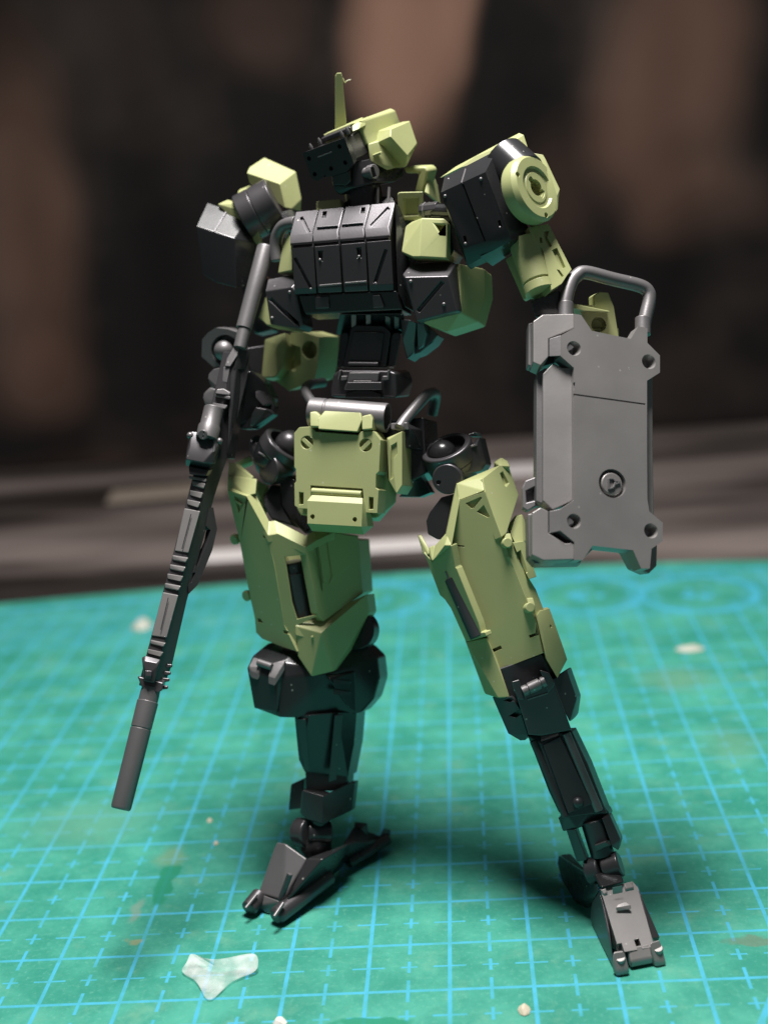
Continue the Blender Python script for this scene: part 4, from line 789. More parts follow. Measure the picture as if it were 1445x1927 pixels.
hull('thigh_horn', ll, OL, zI([(132, 466, 18.95), (216, 486, 18.85), (222, 545, 18.7), (330, 585, 18.5), (300, 620, 18.5), (122, 590, 18.8)]), AF * 0.10, 0.012)
hull('thigh_rear_lip', ll, OL, zI([(175, 470, 19.2), (300, 410, 19.1), (325, 460, 19.1), (215, 500, 19.15)]), AF * 0.12 + AU * -0.05, 0.02)
hull('thigh_inner_lip', ll, OL, zI([(360, 610, 19.0), (448, 650, 18.9), (410, 740, 18.9), (380, 760, 18.9), (350, 680, 18.95)]), AF * 0.12 - AU * 0.3, 0.02)
# bright rim along the top of the thigh
inner = [(345, 715), (455, 937), (500, 930), (590, 972), (745, 1052), (805, 1017), (975, 1018)]
outer = [(272, 738), (445, 1052), (522, 1036), (600, 1075), (745, 1147), (832, 1090), (975, 1022)]
di = [18.52, 18.36, 18.36, 18.32, 18.26, 18.32, 18.5]; do = [18.38, 18.215, 18.195, 18.16, 18.095, 18.16, 18.33]
vs, fs = [], []
for k in range(len(inner)):
    A, B = P(*zI.one(*inner[k]), di[k]), P(*zI.one(*outer[k]), do[k])
    vs += [A, B, B - AU * 0.1 + AF * 0.02, A - AU * 0.1]
for k in range(len(inner) - 1):
    for i in range(4): j = (i + 1) % 4; fs.append([k*4 + i, k*4 + j, (k+1)*4 + j, (k+1)*4 + i])
fs += [[0, 1, 2, 3], [(len(inner)-1)*4 + i for i in (3, 2, 1, 0)]]
finish('thigh_rim', vs, fs, OL, ll, 0.010)
prism('thigh_corner', ll, OL, pl_s, zI([(445, 1052), (522, 1036), (745, 1147)]) + zJ([(712, 392), (752, 640), (790, 905), (640, 975), (620, 1200), (520, 978), (432, 450), (402, 335)]), -0.004, -0.035, 1.0, 0.008,
      [c_prism(pl_s, zJ([(500, 412), (708, 392), (790, 900), (605, 945), (560, 800)]), 0.1, -0.3)])
cyl('piston', ll, CH, P(*zJ.one(608, 520), 18.44), P(*zJ.one(680, 935), 18.58), 0.158, n=32)
cyl('piston_cap', ll, CH, P(*zJ.one(588, 436), 18.42), P(*zJ.one(608, 545), 18.45), 0.14, n=32, bev=0.03)
hull('slot_floor', ll, OL, zJ([(606, 946, 18.42), (740, 886, 18.62), (862, 966, 18.32), (832, 1042, 18.26), (618, 986, 18.36)]), -AU * 0.12, 0.006)
prism('thigh_inner', ll, OL, pl_i, zI([(748, 1147), (835, 1090), (978, 1022), (1165, 1055)]) + zJ([(1166, 400), (1160, 560), (1190, 706), (852, 944), (800, 870), (712, 392)]), 0, -0.14, 1.0, 0.010,
      [c_prism(pl_i, zJ([(772, 372), (815, 290), (856, 620), (856, 700)]), 0.03, -0.03)])
prism('thigh_inner_panel', ll, OL, pl_i, zI([(845, 1092), (902, 1086)]) + zJ([(914, 556), (858, 626)]), 0.035, -0.02, 1.0, 0.008)
prism('thigh_inner_panel', ll, OL, pl_i, zI([(915, 1080), (975, 1030), (1160, 1060)]) + zJ([(1162, 405), (900, 632), (925, 560)]), 0.012, -0.02, 1.0, 0.010)
hull('thigh_core', ll, OL, zJ([(150, 290, 18.85), (260, 800, 18.9), (480, 1100, 18.75), (840, 940, 18.55), (1180, 700, 18.9), (1150, 250, 18.9), (720, 330, 18.6), (450, 220, 18.6)]), back * 0.5, 0.03, [c_prism(pl_s, zJ([(480, 380), (760, 360), (880, 960), (560, 1000)]), 0.5, -0.42)])
for x, y in ((98, 250), (200, 728)):
    A = P(*zJ.one(x, y), 18.85); n_ = (pl_f.w * 1.0); finish('thigh_bolt', *m_lathe(A - pl_f.w * 0.22, pl_f.w, [(0, 0.06), (0.18, 0.06), (0.19, 0.075), (0.235, 0.075), (0.245, 0.062)], 20), OL, ll, 0.006, smooth=30)
# knee armour
hull('knee_armour', ll, OL, zJ([(622, 985, 18.36), (832, 1044, 18.20), (1220, 715, 18.66), (1240, 872, 18.70), (936, 1368, 18.42), (748, 1414, 18.36), (632, 1242, 18.42)]), back * 0.35, 0.016)
ball('mould_mark', ll, OL, P(*zJ.one(757, 1078), 18.26), 0.02)
cyl('knee_wheel', ll, BL, P(*zJ.one(1130, 1020), 18.75), P(*zJ.one(1180, 1020), 18.95), 0.26, n=32)
kb = hull('knee_block', ll, BL, zJ([(200, 1342, 18.55), (250, 1236, 18.75), (380, 1130, 18.9), (620, 1200, 18.6), (470, 1300, 18.42), (440, 1430, 18.38), (940, 1372, 18.5), (1125, 1110, 18.85), (1232, 1172, 18.9), (1312, 1252, 18.9), (1332, 1432, 18.88), (1282, 1602, 18.85), (1175, 1722, 18.82), (612, 1765, 18.5), (480, 1762, 18.44), (445, 1712, 18.42), (262, 1682, 18.6)]), back * 0.4, 0.03)
hull('knee_front', ll, BL, zJ([(202, 1345, 18.50), (252, 1238, 18.66), (440, 1432, 18.33), (480, 1300, 18.40), (530, 1285, 18.42), (470, 1430, 18.34), (462, 1722, 18.38), (262, 1684, 18.55)]), back * 0.25, 0.02)
hull('knee_pad', ll, GM, zJ([(215, 1328, 18.50), (258, 1245, 18.62), (300, 1256, 18.58), (330, 1330, 18.44), (300, 1385, 18.42), (240, 1366, 18.46)]), -AU * 0.1, 0.016)
hull('knee_pad', ll, GM, zJ([(420, 1300, 18.40), (525, 1272, 18.40), (520, 1300, 18.37), (440, 1430, 18.31), (385, 1412, 18.33), (400, 1345, 18.38)]), -AU * 0.1, 0.016)
cyl('knee_pin', ll, GM, P(*zJ.one(296, 1292), 18.46), P(*zJ.one(415, 1332), 18.36), 0.05, n=16)
for y in (1465, 1555): hull('knee_fin', ll, BL, zJ([(930, y - 35, 18.46), (1085, y - 15, 18.6), (1080, y + 15, 18.6), (940, y + 10, 18.47)]), -AF * 0.04, 0.01)
hull('knee_side', ll, BL, zJ([(875, 1400, 18.48), (1120, 1370, 18.66), (1130, 1720, 18.72), (1080, 1690, 18.66), (1070, 1450, 18.62), (900, 1440, 18.46)]), -AF * 0.03, 0.012)
# shin and ankle
hull('shin', ll, BL, zM([(520, 200, 18.62), (640, 190, 18.48), (860, 170, 18.6), (1010, 170, 18.85), (990, 420, 18.9), (940, 680, 18.95), (600, 640, 18.78), (555, 545, 18.7), (545, 440, 18.66)]), back * 0.4, 0.02)
hull('shin_rib', ll, BL, zM([(838, 190, 18.55), (905, 180, 18.6), (850, 700, 18.75), (790, 720, 18.72)]), -AF * 0.03, 0.012)
hull('shin_rib', ll, BL, zM([(530, 220, 18.58), (610, 220, 18.5), (640, 640, 18.7), (600, 610, 18.74)]), -AF * 0.02, 0.012)
hull('shin_core', ll, BL, zM([(600, 600, 18.8), (940, 640, 18.95), (930, 790, 18.95), (610, 790, 18.8)]), back * 0.3, 0.02)
hull('ankle_wing', ll, BL, zM([(490, 738, 19.05), (545, 712, 19.1), (592, 692, 18.9), (575, 930, 18.85), (470, 942, 19.05)]), back * 0.2, 0.02)
hull('ankle_block', ll, BL, zM([(580, 780, 18.72), (752, 830, 18.60), (740, 1052, 18.62), (620, 1020, 18.72), (560, 962, 18.8)]), back * 0.3, 0.02)
hull('ankle_wing', ll, BL, zM([(740, 832, 18.60), (960, 720, 18.95), (998, 718, 19.0), (972, 942, 19.0), (820, 1012, 18.7), (742, 1052, 18.62)]), back * 0.15, 0.02)
cyl('ankle_axle', ll, CH, P(*zM.one(545, 1110), 18.92), P(*zM.one(640, 1120), 18.80), 0.20, n=28, bev=0.03)
cyl('ankle_axle', ll, BL, P(*zM.one(610, 1120), 18.85), P(*zM.one(800, 1120), 18.95), 0.18, n=28, bev=0.03)
cyl('ankle_post', ll, BL, P(*zM.one(700, 1000), 18.9), P(*zM.one(740, 1280), 18.95), 0.14, n=20)
def G(px, py, h=0.0):                          # on the mat, or h above it
    r = P(px, py, 1) - CAM; return CAM + r * ((h - CAM.z) / r.z)
def gd(zf, x, y, h): 
    q = zf.one(x, y); return G(q[0], q[1], h)
lf = part('foot'); lf['label'] = 'foot pointing left with two stub toes'
hullw('toe_plate', lf, GM, [gd(z2, *p) for p in ((362, 412, 0.80), (430, 425, 0.82), (600, 545, 0.66), (560, 610, 0.55), (412, 860, 0.22), (225, 805, 0.20))] + [gd(z2, *p) for p in ((250, 830, 0.02), (420, 930, 0.02), (640, 780, 0.02))], 0.03)
hullw('toe_web', lf, GM, [gd(z2, *p) for p in ((225, 800, 0.24), (410, 868, 0.24), (400, 930, 0.10), (215, 900, 0.10), (240, 935, 0.02), (320, 960, 0.02))], 0.03)
for a, b, c in (((150, 940, 0.10), (240, 815, 0.20), 0.115), ((352, 1000, 0.11), (760, 675, 0.24), 0.125)):
    A, B = gd(z2, *a), gd(z2, *b); A.z = c + 0.004
    lathe('toe_rail', lf, CH, A, B, [(0, c * 0.7), (0.05, c), (1.0, c * 0.95)], 20, 0.02)
tube('toe_ridge', lf, GM, [gd(z2, 130, 920, 0.22), gd(z2, 215, 815, 0.30)], 0.022, 8, 0.006)
tube('toe_ridge', lf, GM, [gd(z2, 345, 985, 0.24), gd(z2, 415, 880, 0.32)], 0.026, 8, 0.006)
rib_l = [gd(z2, 395, 850, 0.26), gd(z2, 465, 660, 0.60)]; tube('toe_ridge', lf, CH, rib_l, 0.04, 8, 0.006)
hullw('foot_side', lf, BL, [gd(z2, *p) for p in ((590, 540, 0.68), (720, 545, 0.70), (830, 480, 0.66), (930, 420, 0.6), (760, 690, 0.20), (430, 880, 0.25), (560, 620, 0.55), (870, 600, 0.05), (640, 800, 0.02))], 0.03)
hullw('heel', lf, BL, [gd(z2, *p) for p in ((840, 470, 0.55), (950, 290, 0.62), (960, 420, 0.5), (1060, 430, 0.35), (1190, 380, 0.22), (1180, 470, 0.05), (900, 600, 0.05), (960, 570, 0.02), (1000, 400, 0.05))], 0.03)
hullw('heel_spur', lf, BL, [gd(z2, *p) for p in ((950, 265, 0.62), (1050, 272, 0.60), (1055, 380, 0.40), (945, 370, 0.45), (960, 330, 0.3), (1040, 360, 0.25))], 0.02)
hullw('heel_spur', lf, BL, [gd(z2, *p) for p in ((1170, 305, 0.40), (1235, 330, 0.34), (1215, 390, 0.22), (1130, 390, 0.25), (1190, 420, 0.1))], 0.02)
A, B = gd(z2, 900, 575, 0.16), gd(z2, 1205, 390, 0.22); tube('heel_rail', lf, BL, [A, B], 0.09, 12, 0.02)
ball('ankle_ball', lf, BL, P(*z2.one(640, 430), 18.95), 0.24)

# ---- leg on the viewer's right
def lean_thigh(py):
    if py < 930: return -0.08
    if py < 1290: return -0.08 + 0.24 * (py - 930) / 360
    if py < 1600: return 0.16 * (1600 - py) / 310
    return 0.0
LEAN = lean_thigh
SL = 'slate_plastic'
rl = part('leg'); rl['label'] = 'leg stepping forward'
F1, F2, F3_, F4 = zK.one(470, 640) + (17.53,), zK.one(685, 565) + (17.42,), zL.one(690, 985) + (17.14,), zL.one(1050, 835) + (17.22,)
qf = Pl.tri(F1, F2, F4)
qcut = [c_prism(qf, zK([(512, 668), (642, 612), (655, 622), (585, 708), (560, 712)]), 0.05, -0.04), c_prism(qf, zK([(608, 742), (668, 682), (720, 782), (700, 790)]), 0.05, -0.04),
        c_prism(qf, zK([(418, 1022), (500, 1028), (504, 1042), (424, 1034)]), 0.05, -0.04), c_prism(qf, zL([(625, 805), (700, 772), (712, 798), (632, 834)]), 0.05, -0.08), c_prism(qf, zL([(932, 688), (1008, 662), (1014, 682), (940, 712)]), 0.05, -0.08)]
prism('thigh_front', rl, OL, qf, zK([(470, 640), (685, 565), (832, 952)]) + zL([(770, 0), (905, 350), (1000, 580), (1055, 828), (735, 952), (700, 960), (612, 740), (592, 690), (410, 190), (335, 120), (300, 20)]) + zK([(405, 1022)]), 0, -0.14, 1.0, 0.012, qcut)
hull('thigh_brow', rl, OL, zK([(446, 494, 17.66), (664, 446, 17.56), (682, 560, 17.42), (472, 640, 17.54), (448, 620, 17.6)]), AF * 0.14, 0.014)
hull('thigh_rim', rl, OL, zK([(446, 494, 17.68), (640, 420, 17.85), (700, 385, 17.95), (812, 340, 17.95), (664, 448, 17.62)]), AF * 0.12 - AU * 0.05, 0.014)
hull('thigh_tab', rl, OL, zK([(762, 312, 18.05), (825, 268, 18.1), (880, 302, 18.05), (900, 350, 17.92), (812, 346, 17.9)]), AF * 0.1 - AU * 0.1, 0.02)
qo = Pl.tri(zK.one(682, 470) + (17.53,), zK.one(832, 950) + (17.31,), zK.one(975, 592) + (17.95,))
prism('thigh_outer', rl, OL, qo, zK([(668, 452), (812, 340), (892, 348), (976, 592), (872, 920), (832, 952), (688, 565)]), 0, -0.12, 1.0, 0.012, [c_prism(qo, zK([(838, 402), (862, 385), (912, 480), (888, 512), (872, 498)]), 0.04, -0.05)])
hull('thigh_edge', rl, OL, zK([(446, 500, 17.68), (474, 640, 17.53), (406, 1020, 17.40), (390, 1030, 17.42), (352, 950, 17.55), (400, 850, 17.58)]), AF * 0.15, 0.012)
# inner side with slot and piston
qi = Pl.tri(zK.one(400, 1022) + (17.385,), zL.one(592, 690) + (17.22,), zL.one(205, 350) + (17.72,))
prism('thigh_inner', rl, OL, qi, zK([(165, 1078), (240, 1160), (345, 1020), (402, 1022)]) + zL([(335, 120), (410, 190), (592, 690), (420, 735), (275, 412), (205, 350)]), -0.01, -0.12, 1.0, 0.012,
      [c_prism(qi, zL([(243, 150), (335, 148), (398, 205), (585, 690), (452, 700), (432, 620)]), 0.2, -0.4)])
for pts in ([(118, 940, 18.0), (150, 932, 18.0), (216, 1060, 17.78), (212, 1102, 17.74), (166, 1102, 17.84)], [(216, 1040, 17.76), (262, 1020, 17.72), (268, 1090, 17.66), (240, 1160, 17.60), (214, 1100, 17.74)],
            [(262, 1030, 17.70), (330, 950, 17.60), (386, 890, 17.58), (400, 1022, 17.40), (345, 1020, 17.44), (240, 1158, 17.60)]):
    hull('inner_rim', rl, OL, zK(pts), AF * 0.10, 0.010)
cyl('piston', rl, SL, P(*zL.one(318, 205), 17.62), P(*zL.one(530, 690), 17.42), 0.12, n=24)
cyl('piston_cap', rl, SL, P(*zL.one(318, 200), 17.60), P(*zL.one(345, 275), 17.575), 0.105, n=24)
rib('slot_edge', rl, GM, qi, zL.one(250, 155), zL.one(436, 615), 2.0, 0.005, -0.05, 0.002)
hull('knee_armour', rl, OL, zL([(422, 732, 17.54), (594, 700, 17.40), (672, 860, 17.38), (712, 965, 17.35), (785, 1195, 17.28), (690, 1200, 17.34), (582, 1166, 17.54)]), AF * 0.25, 0.016)
# outer side
qs = Pl.tri(zK.one(890, 1010) + (17.37,), zL.one(1060, 835) + (17.22,), zL.one(1110, 470) + (17.62,))
prism('thigh_side', rl, OL, qs, zK([(880, 985), (925, 1000), (1000, 1200)]) + zL([(1000, 300), (1100, 560), (1062, 826), (1000, 580), (905, 350), (780, 30)]), -0.01, -0.14, 1.0, 0.012)
hull('side_block', rl, OL, zL([(1000, 532, 17.28), (1030, 480, 17.40), (1110, 460, 17.56), (1140, 580, 17.50), (1230, 800, 17.44), (1256, 880, 17.46), (1175, 1034, 17.20), (1085, 880, 17.17), (1050, 640, 17.24)]), AF * 0.25, 0.016,
     [hole(Pl.tri(zL.one(1000, 532) + (17.24,), zL.one(1140, 580) + (17.46,), zL.one(1175, 1034) + (17.12,)), *zL.one(1128, 604), 3.4, 0.06, 0.9)])
hull('side_rail', rl, OL, zK([(925, 1000, 17.42), (1015, 985, 17.56), (1040, 1010, 17.58), (1110, 1250, 17.50), (1125, 1290, 17.50), (1060, 1310, 17.40), (1000, 1180, 17.38)]), AF * 0.2, 0.012,
     [c_prism(Pl.tri(zK.one(925, 1000) + (17.42,), zK.one(1040, 1010) + (17.58,), zK.one(1060, 1310) + (17.40,)), zK([(988, 1075), (1030, 1050), (1085, 1240), (1050, 1265)]), 0.08, -0.10)])
hull('side_pod', rl, OL, zK([(890, 860, 17.75), (960, 770, 17.85), (1005, 758, 17.9), (1050, 870, 17.85), (1045, 980, 17.7), (1010, 990, 17.62), (965, 1045, 17.52), (905, 930, 17.6)]), AF * 0.3, 0.025)
for zf, x, y, d in ((zK, 878, 1000, 17.30), (zL, 950, 452, 17.22)):
    A = P(*zf.one(x, y), d); n_ = turn(*zf.one(x, y), 20, -5, 0)[2]
    finish('thigh_bolt', *m_lathe(A - n_ * 0.12, n_, [(0, 0.062), (0.12, 0.066), (0.135, 0.058)], 22), OL, rl, 0.008, smooth=30)
    hull('bolt_arm', rl, OL, [(*zf.one(x - 35, y - 75), d + 0.10), (*zf.one(x + 25, y - 80), d + 0.12), (*zf.one(x + 45, y - 10), d + 0.05), (*zf.one(x - 45, y - 10), d + 0.05)], AF * 0.08, 0.01)
hull('thigh_core', rl, OL, zK([(470, 660, 17.75), (690, 600, 17.72), (860, 960, 17.7)]) + zL([(1000, 560, 17.50), (1040, 800, 17.48), (740, 900, 17.54), (640, 700, 17.60), (460, 700, 17.68), (240, 380, 17.85), (160, 100, 17.95)]), back * 0.35, 0.03, [c_prism(qi, zL([(230, 130), (420, 120), (620, 720), (430, 760)]), 0.5, -0.45)])
# knee, shin, ankle
hull('knee_core', rl, SL, zL([(680, 960, 17.36), (1050, 830, 17.30), (1190, 1060, 17.38), (1240, 1300, 17.45), (900, 1400, 17.45), (770, 1180, 17.38)]), back * 0.3, 0.02)
qk = Pl.tri(zL.one(815, 1125) + (17.06,), zL.one(1128, 1000) + (17.06,), zL.one(1292, 1460) + (17.20,))
hullw('knee_plate', rl, CH, qk.pts(zL([(818, 1122), (905, 1215), (1095, 1165), (1150, 1090), (1292, 1462), (1040, 1510), (935, 1500)]), 0) + qk.pts(zL([(818, 1122), (1128, 1000), (1292, 1462), (935, 1500)]), -0.28), 0.016)
for pts in ([(800, 1062), (862, 1045), (872, 1098), (905, 1215), (855, 1210), (815, 1130)], [(1030, 965), (1105, 990), (1150, 1070), (1150, 1095), (1098, 1160), (1070, 1080)]):
    hullw('knee_prong', rl, CH, qk.pts(zL(pts), 0.02) + qk.pts(zL(pts), -0.2), 0.014)
lathe('knee_pin', rl, GM, qk.at(*zL.one(890, 1145), 0.0), qk.at(*zL.one(1075, 1058), 0.0), [(0, 0.07), (0.2, 0.07), (0.21, 0.055), (0.27, 0.055), (0.28, 0.075), (0.75, 0.075), (0.76, 0.055), (0.82, 0.055), (0.83, 0.07), (1, 0.07)], 24, 0.004)
rib('knee_sill', rl, GM, qk, zL.one(930, 1212), zL.one(1098, 1158), 3.0, 0.012, -0.03, 0.005)
hull('knee_cheek', rl, SL, zL([(640, 1190, 17.45), (790, 1190, 17.25), (860, 1280, 17.2), (930, 1500, 17.25), (910, 1545, 17.35), (870, 1548, 17.4), (770, 1490, 17.45)]), back * 0.35, 0.02,
     [c_prism(Pl.tri(zL.one(640, 1190) + (17.45,), zL.one(860, 1280) + (17.2,), zL.one(870, 1548) + (17.4,)), zL([(690, 1245), (830, 1200), (850, 1225), (740, 1262)]), 0.1, -0.05), c_prism(Pl.tri(zL.one(640, 1190) + (17.45,), zL.one(860, 1280) + (17.2,), zL.one(870, 1548) + (17.4,)), zL([(740, 1370), (850, 1300), (880, 1330), (800, 1385)]), 0.1, -0.05)])
hull('knee_cheek', rl, SL, zL([(1130, 1040, 17.2), (1250, 960, 17.4), (1335, 1200, 17.45), (1312, 1360, 17.42), (1275, 1400, 17.28), (1180, 1200, 17.20)]), back * 0.35, 0.02)
hull('shin', rl, SL, zN([(120, 85, 17.38), (220, 150, 17.26), (370, 70, 17.28), (445, 62, 17.4), (560, 300, 17.36), (700, 660, 17.36), (640, 660, 17.28), (400, 690, 17.32), (350, 650, 17.42), (270, 480, 17.46)]), back * 0.35, 0.02)
hull('shin_panel', rl, SL, zN([(235, 160, 17.24), (360, 100, 17.23), (590, 590, 17.24), (420, 660, 17.26)]), back * 0.06, 0.012)
tube('shin_strut', rl, GM, [P(*zN.one(400, 75), 17.28), P(*zN.one(640, 640), 17.28)], 0.058, 14, 0.01)
tube('shin_strut', rl, SL, [P(*zN.one(165, 130), 17.32), P(*zN.one(400, 680), 17.34)], 0.05, 14, 0.01)
hull('shin_notch', rl, CH, zN([(220, 140, 17.22), (350, 92, 17.20), (350, 60, 17.22), (220, 90, 17.24)]), back * 0.1, 0.01)
ball('shin_stud', rl, SL, P(*zN.one(490, 580), 17.24), 0.07)
hull('ankle_collar', rl, SL, zN([(345, 690, 17.5), (400, 660, 17.32), (640, 560, 17.3), (712, 650, 17.4), (720, 680, 17.42), (480, 770, 17.35), (380, 790, 17.5)]), back * 0.3, 0.03)
hull('ankle_guard', rl, SL, zN([(400, 770, 17.45), (470, 770, 17.32), (555, 1000, 17.35), (480, 1010, 17.5)]), back * 0.2, 0.02)
hull('ankle_guard', rl, CH, zN([(660, 690, 17.26), (720, 670, 17.34), (800, 850, 17.36), (780, 930, 17.36), (735, 900, 17.28)]), back * 0.2, 0.02)
cyl('ankle_piston', rl, SL, P(*zN.one(590, 700), 17.42), P(*zN.one(670, 960), 17.45), 0.15, n=24)
hull('ankle_clip', rl, CH, zN([(605, 890, 17.25), (690, 860, 17.22), (730, 890, 17.24), (620, 940, 17.28)]), back * 0.15, 0.016)
cyl('ankle_axle', rl, SL, P(*zN.one(560, 1080), 17.5), P(*zN.one(660, 1060), 17.42), 0.17, n=26, bev=0.03)
cyl('ankle_axle', rl, CH, P(*zN.one(670, 1060), 17.42), P(*zN.one(800, 1020), 17.36), 0.165, n=26, bev=0.03)
LEAN = None
rf = part('foot'); rf['label'] = 'grey foot nearest the camera with stepped toe'
def hg(pts): return [gd(z1, x, y, h * 0.84) for x, y, h in pts]
TP = Pl.tri(*[((CX + FPX * (q - CAM).dot(AR) / (q - CAM).dot(AF)), (CY - FPX * (q - CAM).dot(AU) / (q - CAM).dot(AF)), (q - CAM).dot(AF)) for q in (gd(z1, 760, 455, 0.70), gd(z1, 1000, 395, 0.70), gd(z1, 890, 890, 0.27))])
hullw('toe_plate', rf, SH, TP.pts(z1([(760, 455), (1000, 395), (1042, 440), (1080, 630), (1140, 835), (1165, 890), (905, 935), (820, 650)])) + hg([(850, 900, 0.03), (1200, 850, 0.03), (720, 690, 0.03), (1100, 600, 0.2)]), 0.02,
      [c_prism(TP, z1(s_), 0.2, -0.09) for s_ in ([(918, 812), (952, 806), (992, 935), (950, 940)], [(1045, 782), (1082, 772), (1122, 892), (1085, 900)], [(985, 880), (1075, 862), (1085, 905), (992, 925)])])
hullw('toe_step', rf, SH, hg([(875, 592, 0.685), (885, 574, 0.70), (955, 549, 0.715), (990, 575, 0.68)]) + [q - Vector((0, 0, 0.06)) for q in hg([(875, 590, 0.70), (995, 575, 0.70), (955, 545, 0.74)])], 0.008)
hullw('toe_lip', rf, SH, hg([(850, 440, 0.92), (925, 425, 0.92), (925, 445, 0.88), (850, 460, 0.88)]) + [q - Vector((0, 0, 0.1)) for q in hg([(850, 440, 0.92), (925, 425, 0.92)])], 0.008)
for p in ([(760, 456, 0.85), (800, 444, 0.86), (815, 480, 0.81), (785, 492, 0.80)], [(938, 408, 0.86), (1000, 394, 0.86), (1012, 440, 0.80), (948, 455, 0.80)]):
    w = hg(p); hullw('heel_tab', rf, SH, w + [q - Vector((0, 0, 0.14)) for q in w], 0.012)
bx = hg([(960, 890, 0.30), (1130, 855, 0.30), (1165, 970, 0.14), (985, 1005, 0.14)]); hullw('toe_bar', rf, SH, bx + [Vector((q.x, q.y, 0.03)) for q in bx], 0.03)
for s, c in (([(838, 918, 0.36), (945, 902, 0.36), (985, 1010, 0.24), (985, 1060, 0.10), (880, 1078, 0.10)], (908, 968)), ([(1125, 850, 0.36), (1212, 825, 0.36), (1288, 955, 0.24), (1280, 1008, 0.10), (1175, 1005, 0.10)], (1192, 895))):
    w = hg(s); n_ = (w[1] - w[0]).cross(w[4] - w[0]).normalized(); n_ = n_ if n_.z > 0 else -n_
    w = [q - n_ * (q - w[0]).dot(n_) for q in w]; w = [Vector((q.x, q.y, max(q.z, 0.06))) for q in w]
    t_ = hullw('toe_block', rf, SH, w + [Vector((q.x, q.y, 0.004)) for q in w], 0.05)
    q = gd(z1, c[0], c[1], 0.205); finish('toe_disc', *m_lathe(q - Vector((0, 0, 0.05)), Vector((0, -0.30, 0.95)), [(0, 0.062), (0.056, 0.062), (0.062, 0.055)], 22), SH, t_, 0.004, smooth=30)
hullw('foot_side', rf, CH, hg([(752, 470, 0.80), (690, 560, 0.4), (680, 650, 0.12), (845, 900, 0.28), (820, 650, 0.56), (860, 1060, 0.03), (690, 720, 0.004), (760, 860, 0.004)]), 0.02)
hullw('foot_side', rf, CH, hg([(1042, 440, 0.80), (1085, 630, 0.55), (1140, 830, 0.30), (1210, 825, 0.25), (1110, 620, 0.3), (1200, 850, 0.004), (1120, 700, 0.004)]), 0.02)
hullw('heel', rf, BL, hg([(440, 190, 0.35), (540, 180, 0.45), (700, 350, 0.8), (760, 470, 0.8), (690, 600, 0.1), (560, 550, 0.004), (430, 260, 0.15), (640, 600, 0.004), (470, 400, 0.004)]), 0.04)
hullw('ankle_base', rf, BL, hg([(700, 330, 0.95), (900, 300, 0.95), (950, 400, 0.9), (760, 450, 0.88), (900, 420, 0.6), (750, 460, 0.5)]), 0.04)

# ------------------------------------------------------------------ scraps lying on the mat
def wax(name, col, rough=0.35, tr=0.0):
    m = simple(name, col, rough); b = m.node_tree.nodes['Principled BSDF']; b.inputs['Transmission Weight'].default_value = tr; b.inputs['IOR'].default_value = 1.3
    b.inputs['Subsurface Weight'].default_value = 0.0
    return m
frost = NT('frosted_plastic'); frost.b.inputs['Base Color'].default_value = (0.86, 0.88, 0.86, 1); frost.b.inputs['Roughness'].default_value = 0.45; frost.b.inputs['Alpha'].default_value = 0.62
nz_ = frost.noise(frost.n('ShaderNodeTexCoord').outputs['Object'], 260, 4); frost.l(frost.mt('ADD', 0.10, frost.mt('MULTIPLY', frost.ramp(nz_, 0.3, 0.75), 0.38)), frost.b.inputs['Alpha'])
def sheet(name, zf, pts, m, label, cat, group=None):
    vs = []; n = len(pts)
    tops = [gd(zf, x, y, h) for x, y, h in pts]; c = sum(tops, Vector()) / n
    ins = [c + (q - c) * 0.55 + Vector((0, 0, 0.02)) for q in tops]
    low = [Vector((q.x, q.y, max(q.z - 0.05, 0.003))) for q in tops]
    vs = low + tops + ins + [c + Vector((0, 0, 0.03))]
    fs = [list(range(n))[::-1]]
    for k in range(2):
        for i in range(n): j = (i + 1) % n; fs.append([k*n + i, k*n + j, (k+1)*n + j, (k+1)*n + i])
    for i in range(n): fs.append([2*n + i, 2*n + (i+1) % n, 3*n])
    o = finish(name, vs, fs, None, None, 0, smooth=179); o.data.materials.append(m); tag(o, label, cat, group)
    ss = o.modifiers.new('soft', 'SUBSURF'); ss.levels = ss.render_levels = 3
    return o
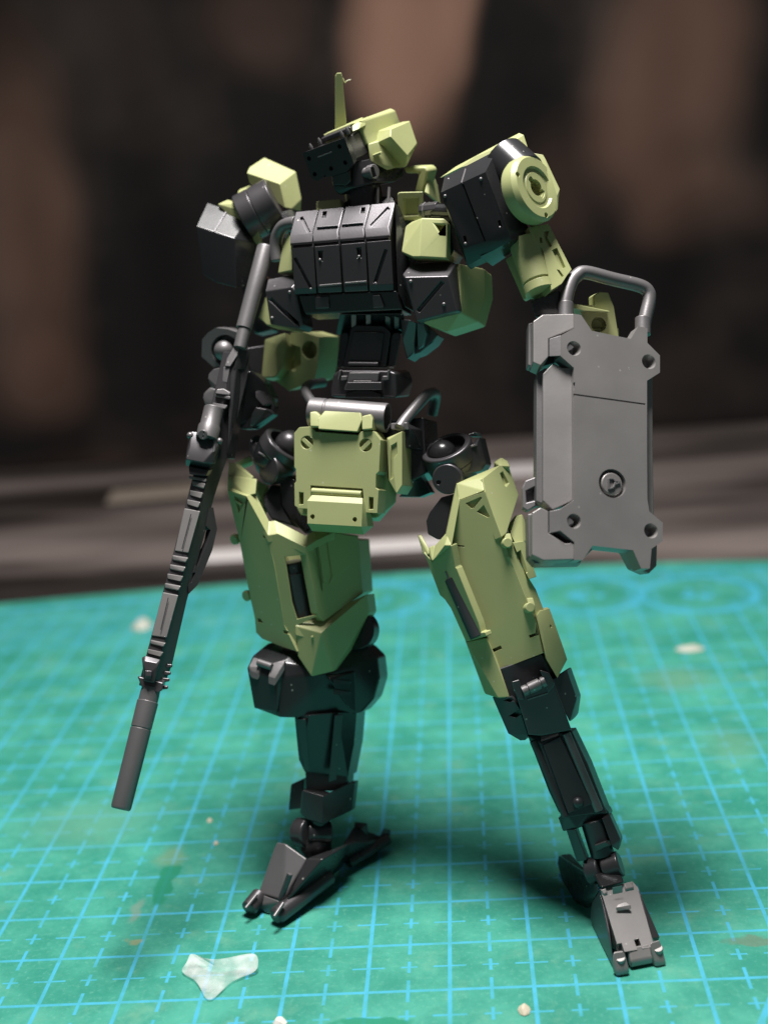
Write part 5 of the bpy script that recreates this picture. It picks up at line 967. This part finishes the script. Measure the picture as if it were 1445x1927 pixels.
sheet('plastic_scrap', z3, [(160, 330, 0.05), (230, 270, 0.16), (245, 175, 0.10), (300, 200, 0.12), (420, 250, 0.20), (600, 225, 0.20), (800, 175, 0.22), (855, 200, 0.2), (855, 320, 0.08), (800, 360, 0.06), (650, 410, 0.05), (560, 480, 0.05), (450, 605, 0.04), (380, 595, 0.04), (320, 420, 0.05), (220, 385, 0.05)],
      frost.m, 'translucent white curled plastic scrap on the mat in the left foreground', 'plastic scrap')
cream = simple('cream_scrap', (0.62, 0.55, 0.42), 0.6); white = simple('white_scrap', (0.80, 0.76, 0.70), 0.6); dull = simple('dull_scrap', (0.46, 0.47, 0.40), 0.6)
def crumb(name, px, py, rx, ry, h, m, label):
    c = G(px, py, 0.0); vs = []
    for k in range(26):
        a = random.uniform(0, 6.283); r = random.uniform(0.5, 1.0); z = random.uniform(0.0, 1.0)
        vs.append(c + Vector((math.cos(a) * rx * r * (1 - 0.5 * z), math.sin(a) * ry * r * (1 - 0.5 * z), 0.004 + h * z)))
    for k in range(8): a = k * 0.785; vs.append(c + Vector((math.cos(a) * rx, math.sin(a) * ry, 0.004)))
    o = finish(name, *m_hull(vs), None, None, 0.02); o.data.materials.append(m); tag(o, label, 'plastic scrap'); return o
crumb('plastic_crumb', 986, 1902, 0.08, 0.12, 0.07, cream, 'small cream plastic crumb at the bottom edge of the mat')
crumb('plastic_crumb', 527, 1926, 0.09, 0.08, 0.07, white, 'small white plastic crumb cut by the bottom edge below the white scrap')
crumb('plastic_crumb', 268, 1180, 0.26, 0.3, 0.22, dull, 'blurred white plastic crumb beside the rifle barrel on the far mat')
crumb('plastic_crumb', 1297, 1222, 0.30, 0.18, 0.08, dull, 'blurred white plastic crumb on the far right of the mat')
crumb('plastic_crumb', 395, 1545, 0.045, 0.06, 0.04, cream, 'tiny cream speck on the mat just right of the rifle muzzle')
crumb('plastic_crumb', 407, 1588, 0.04, 0.06, 0.04, cream, 'tiny cream speck below the speck right of the muzzle')
for o in bpy.data.objects:
    if '_o' in o: del o['_o']
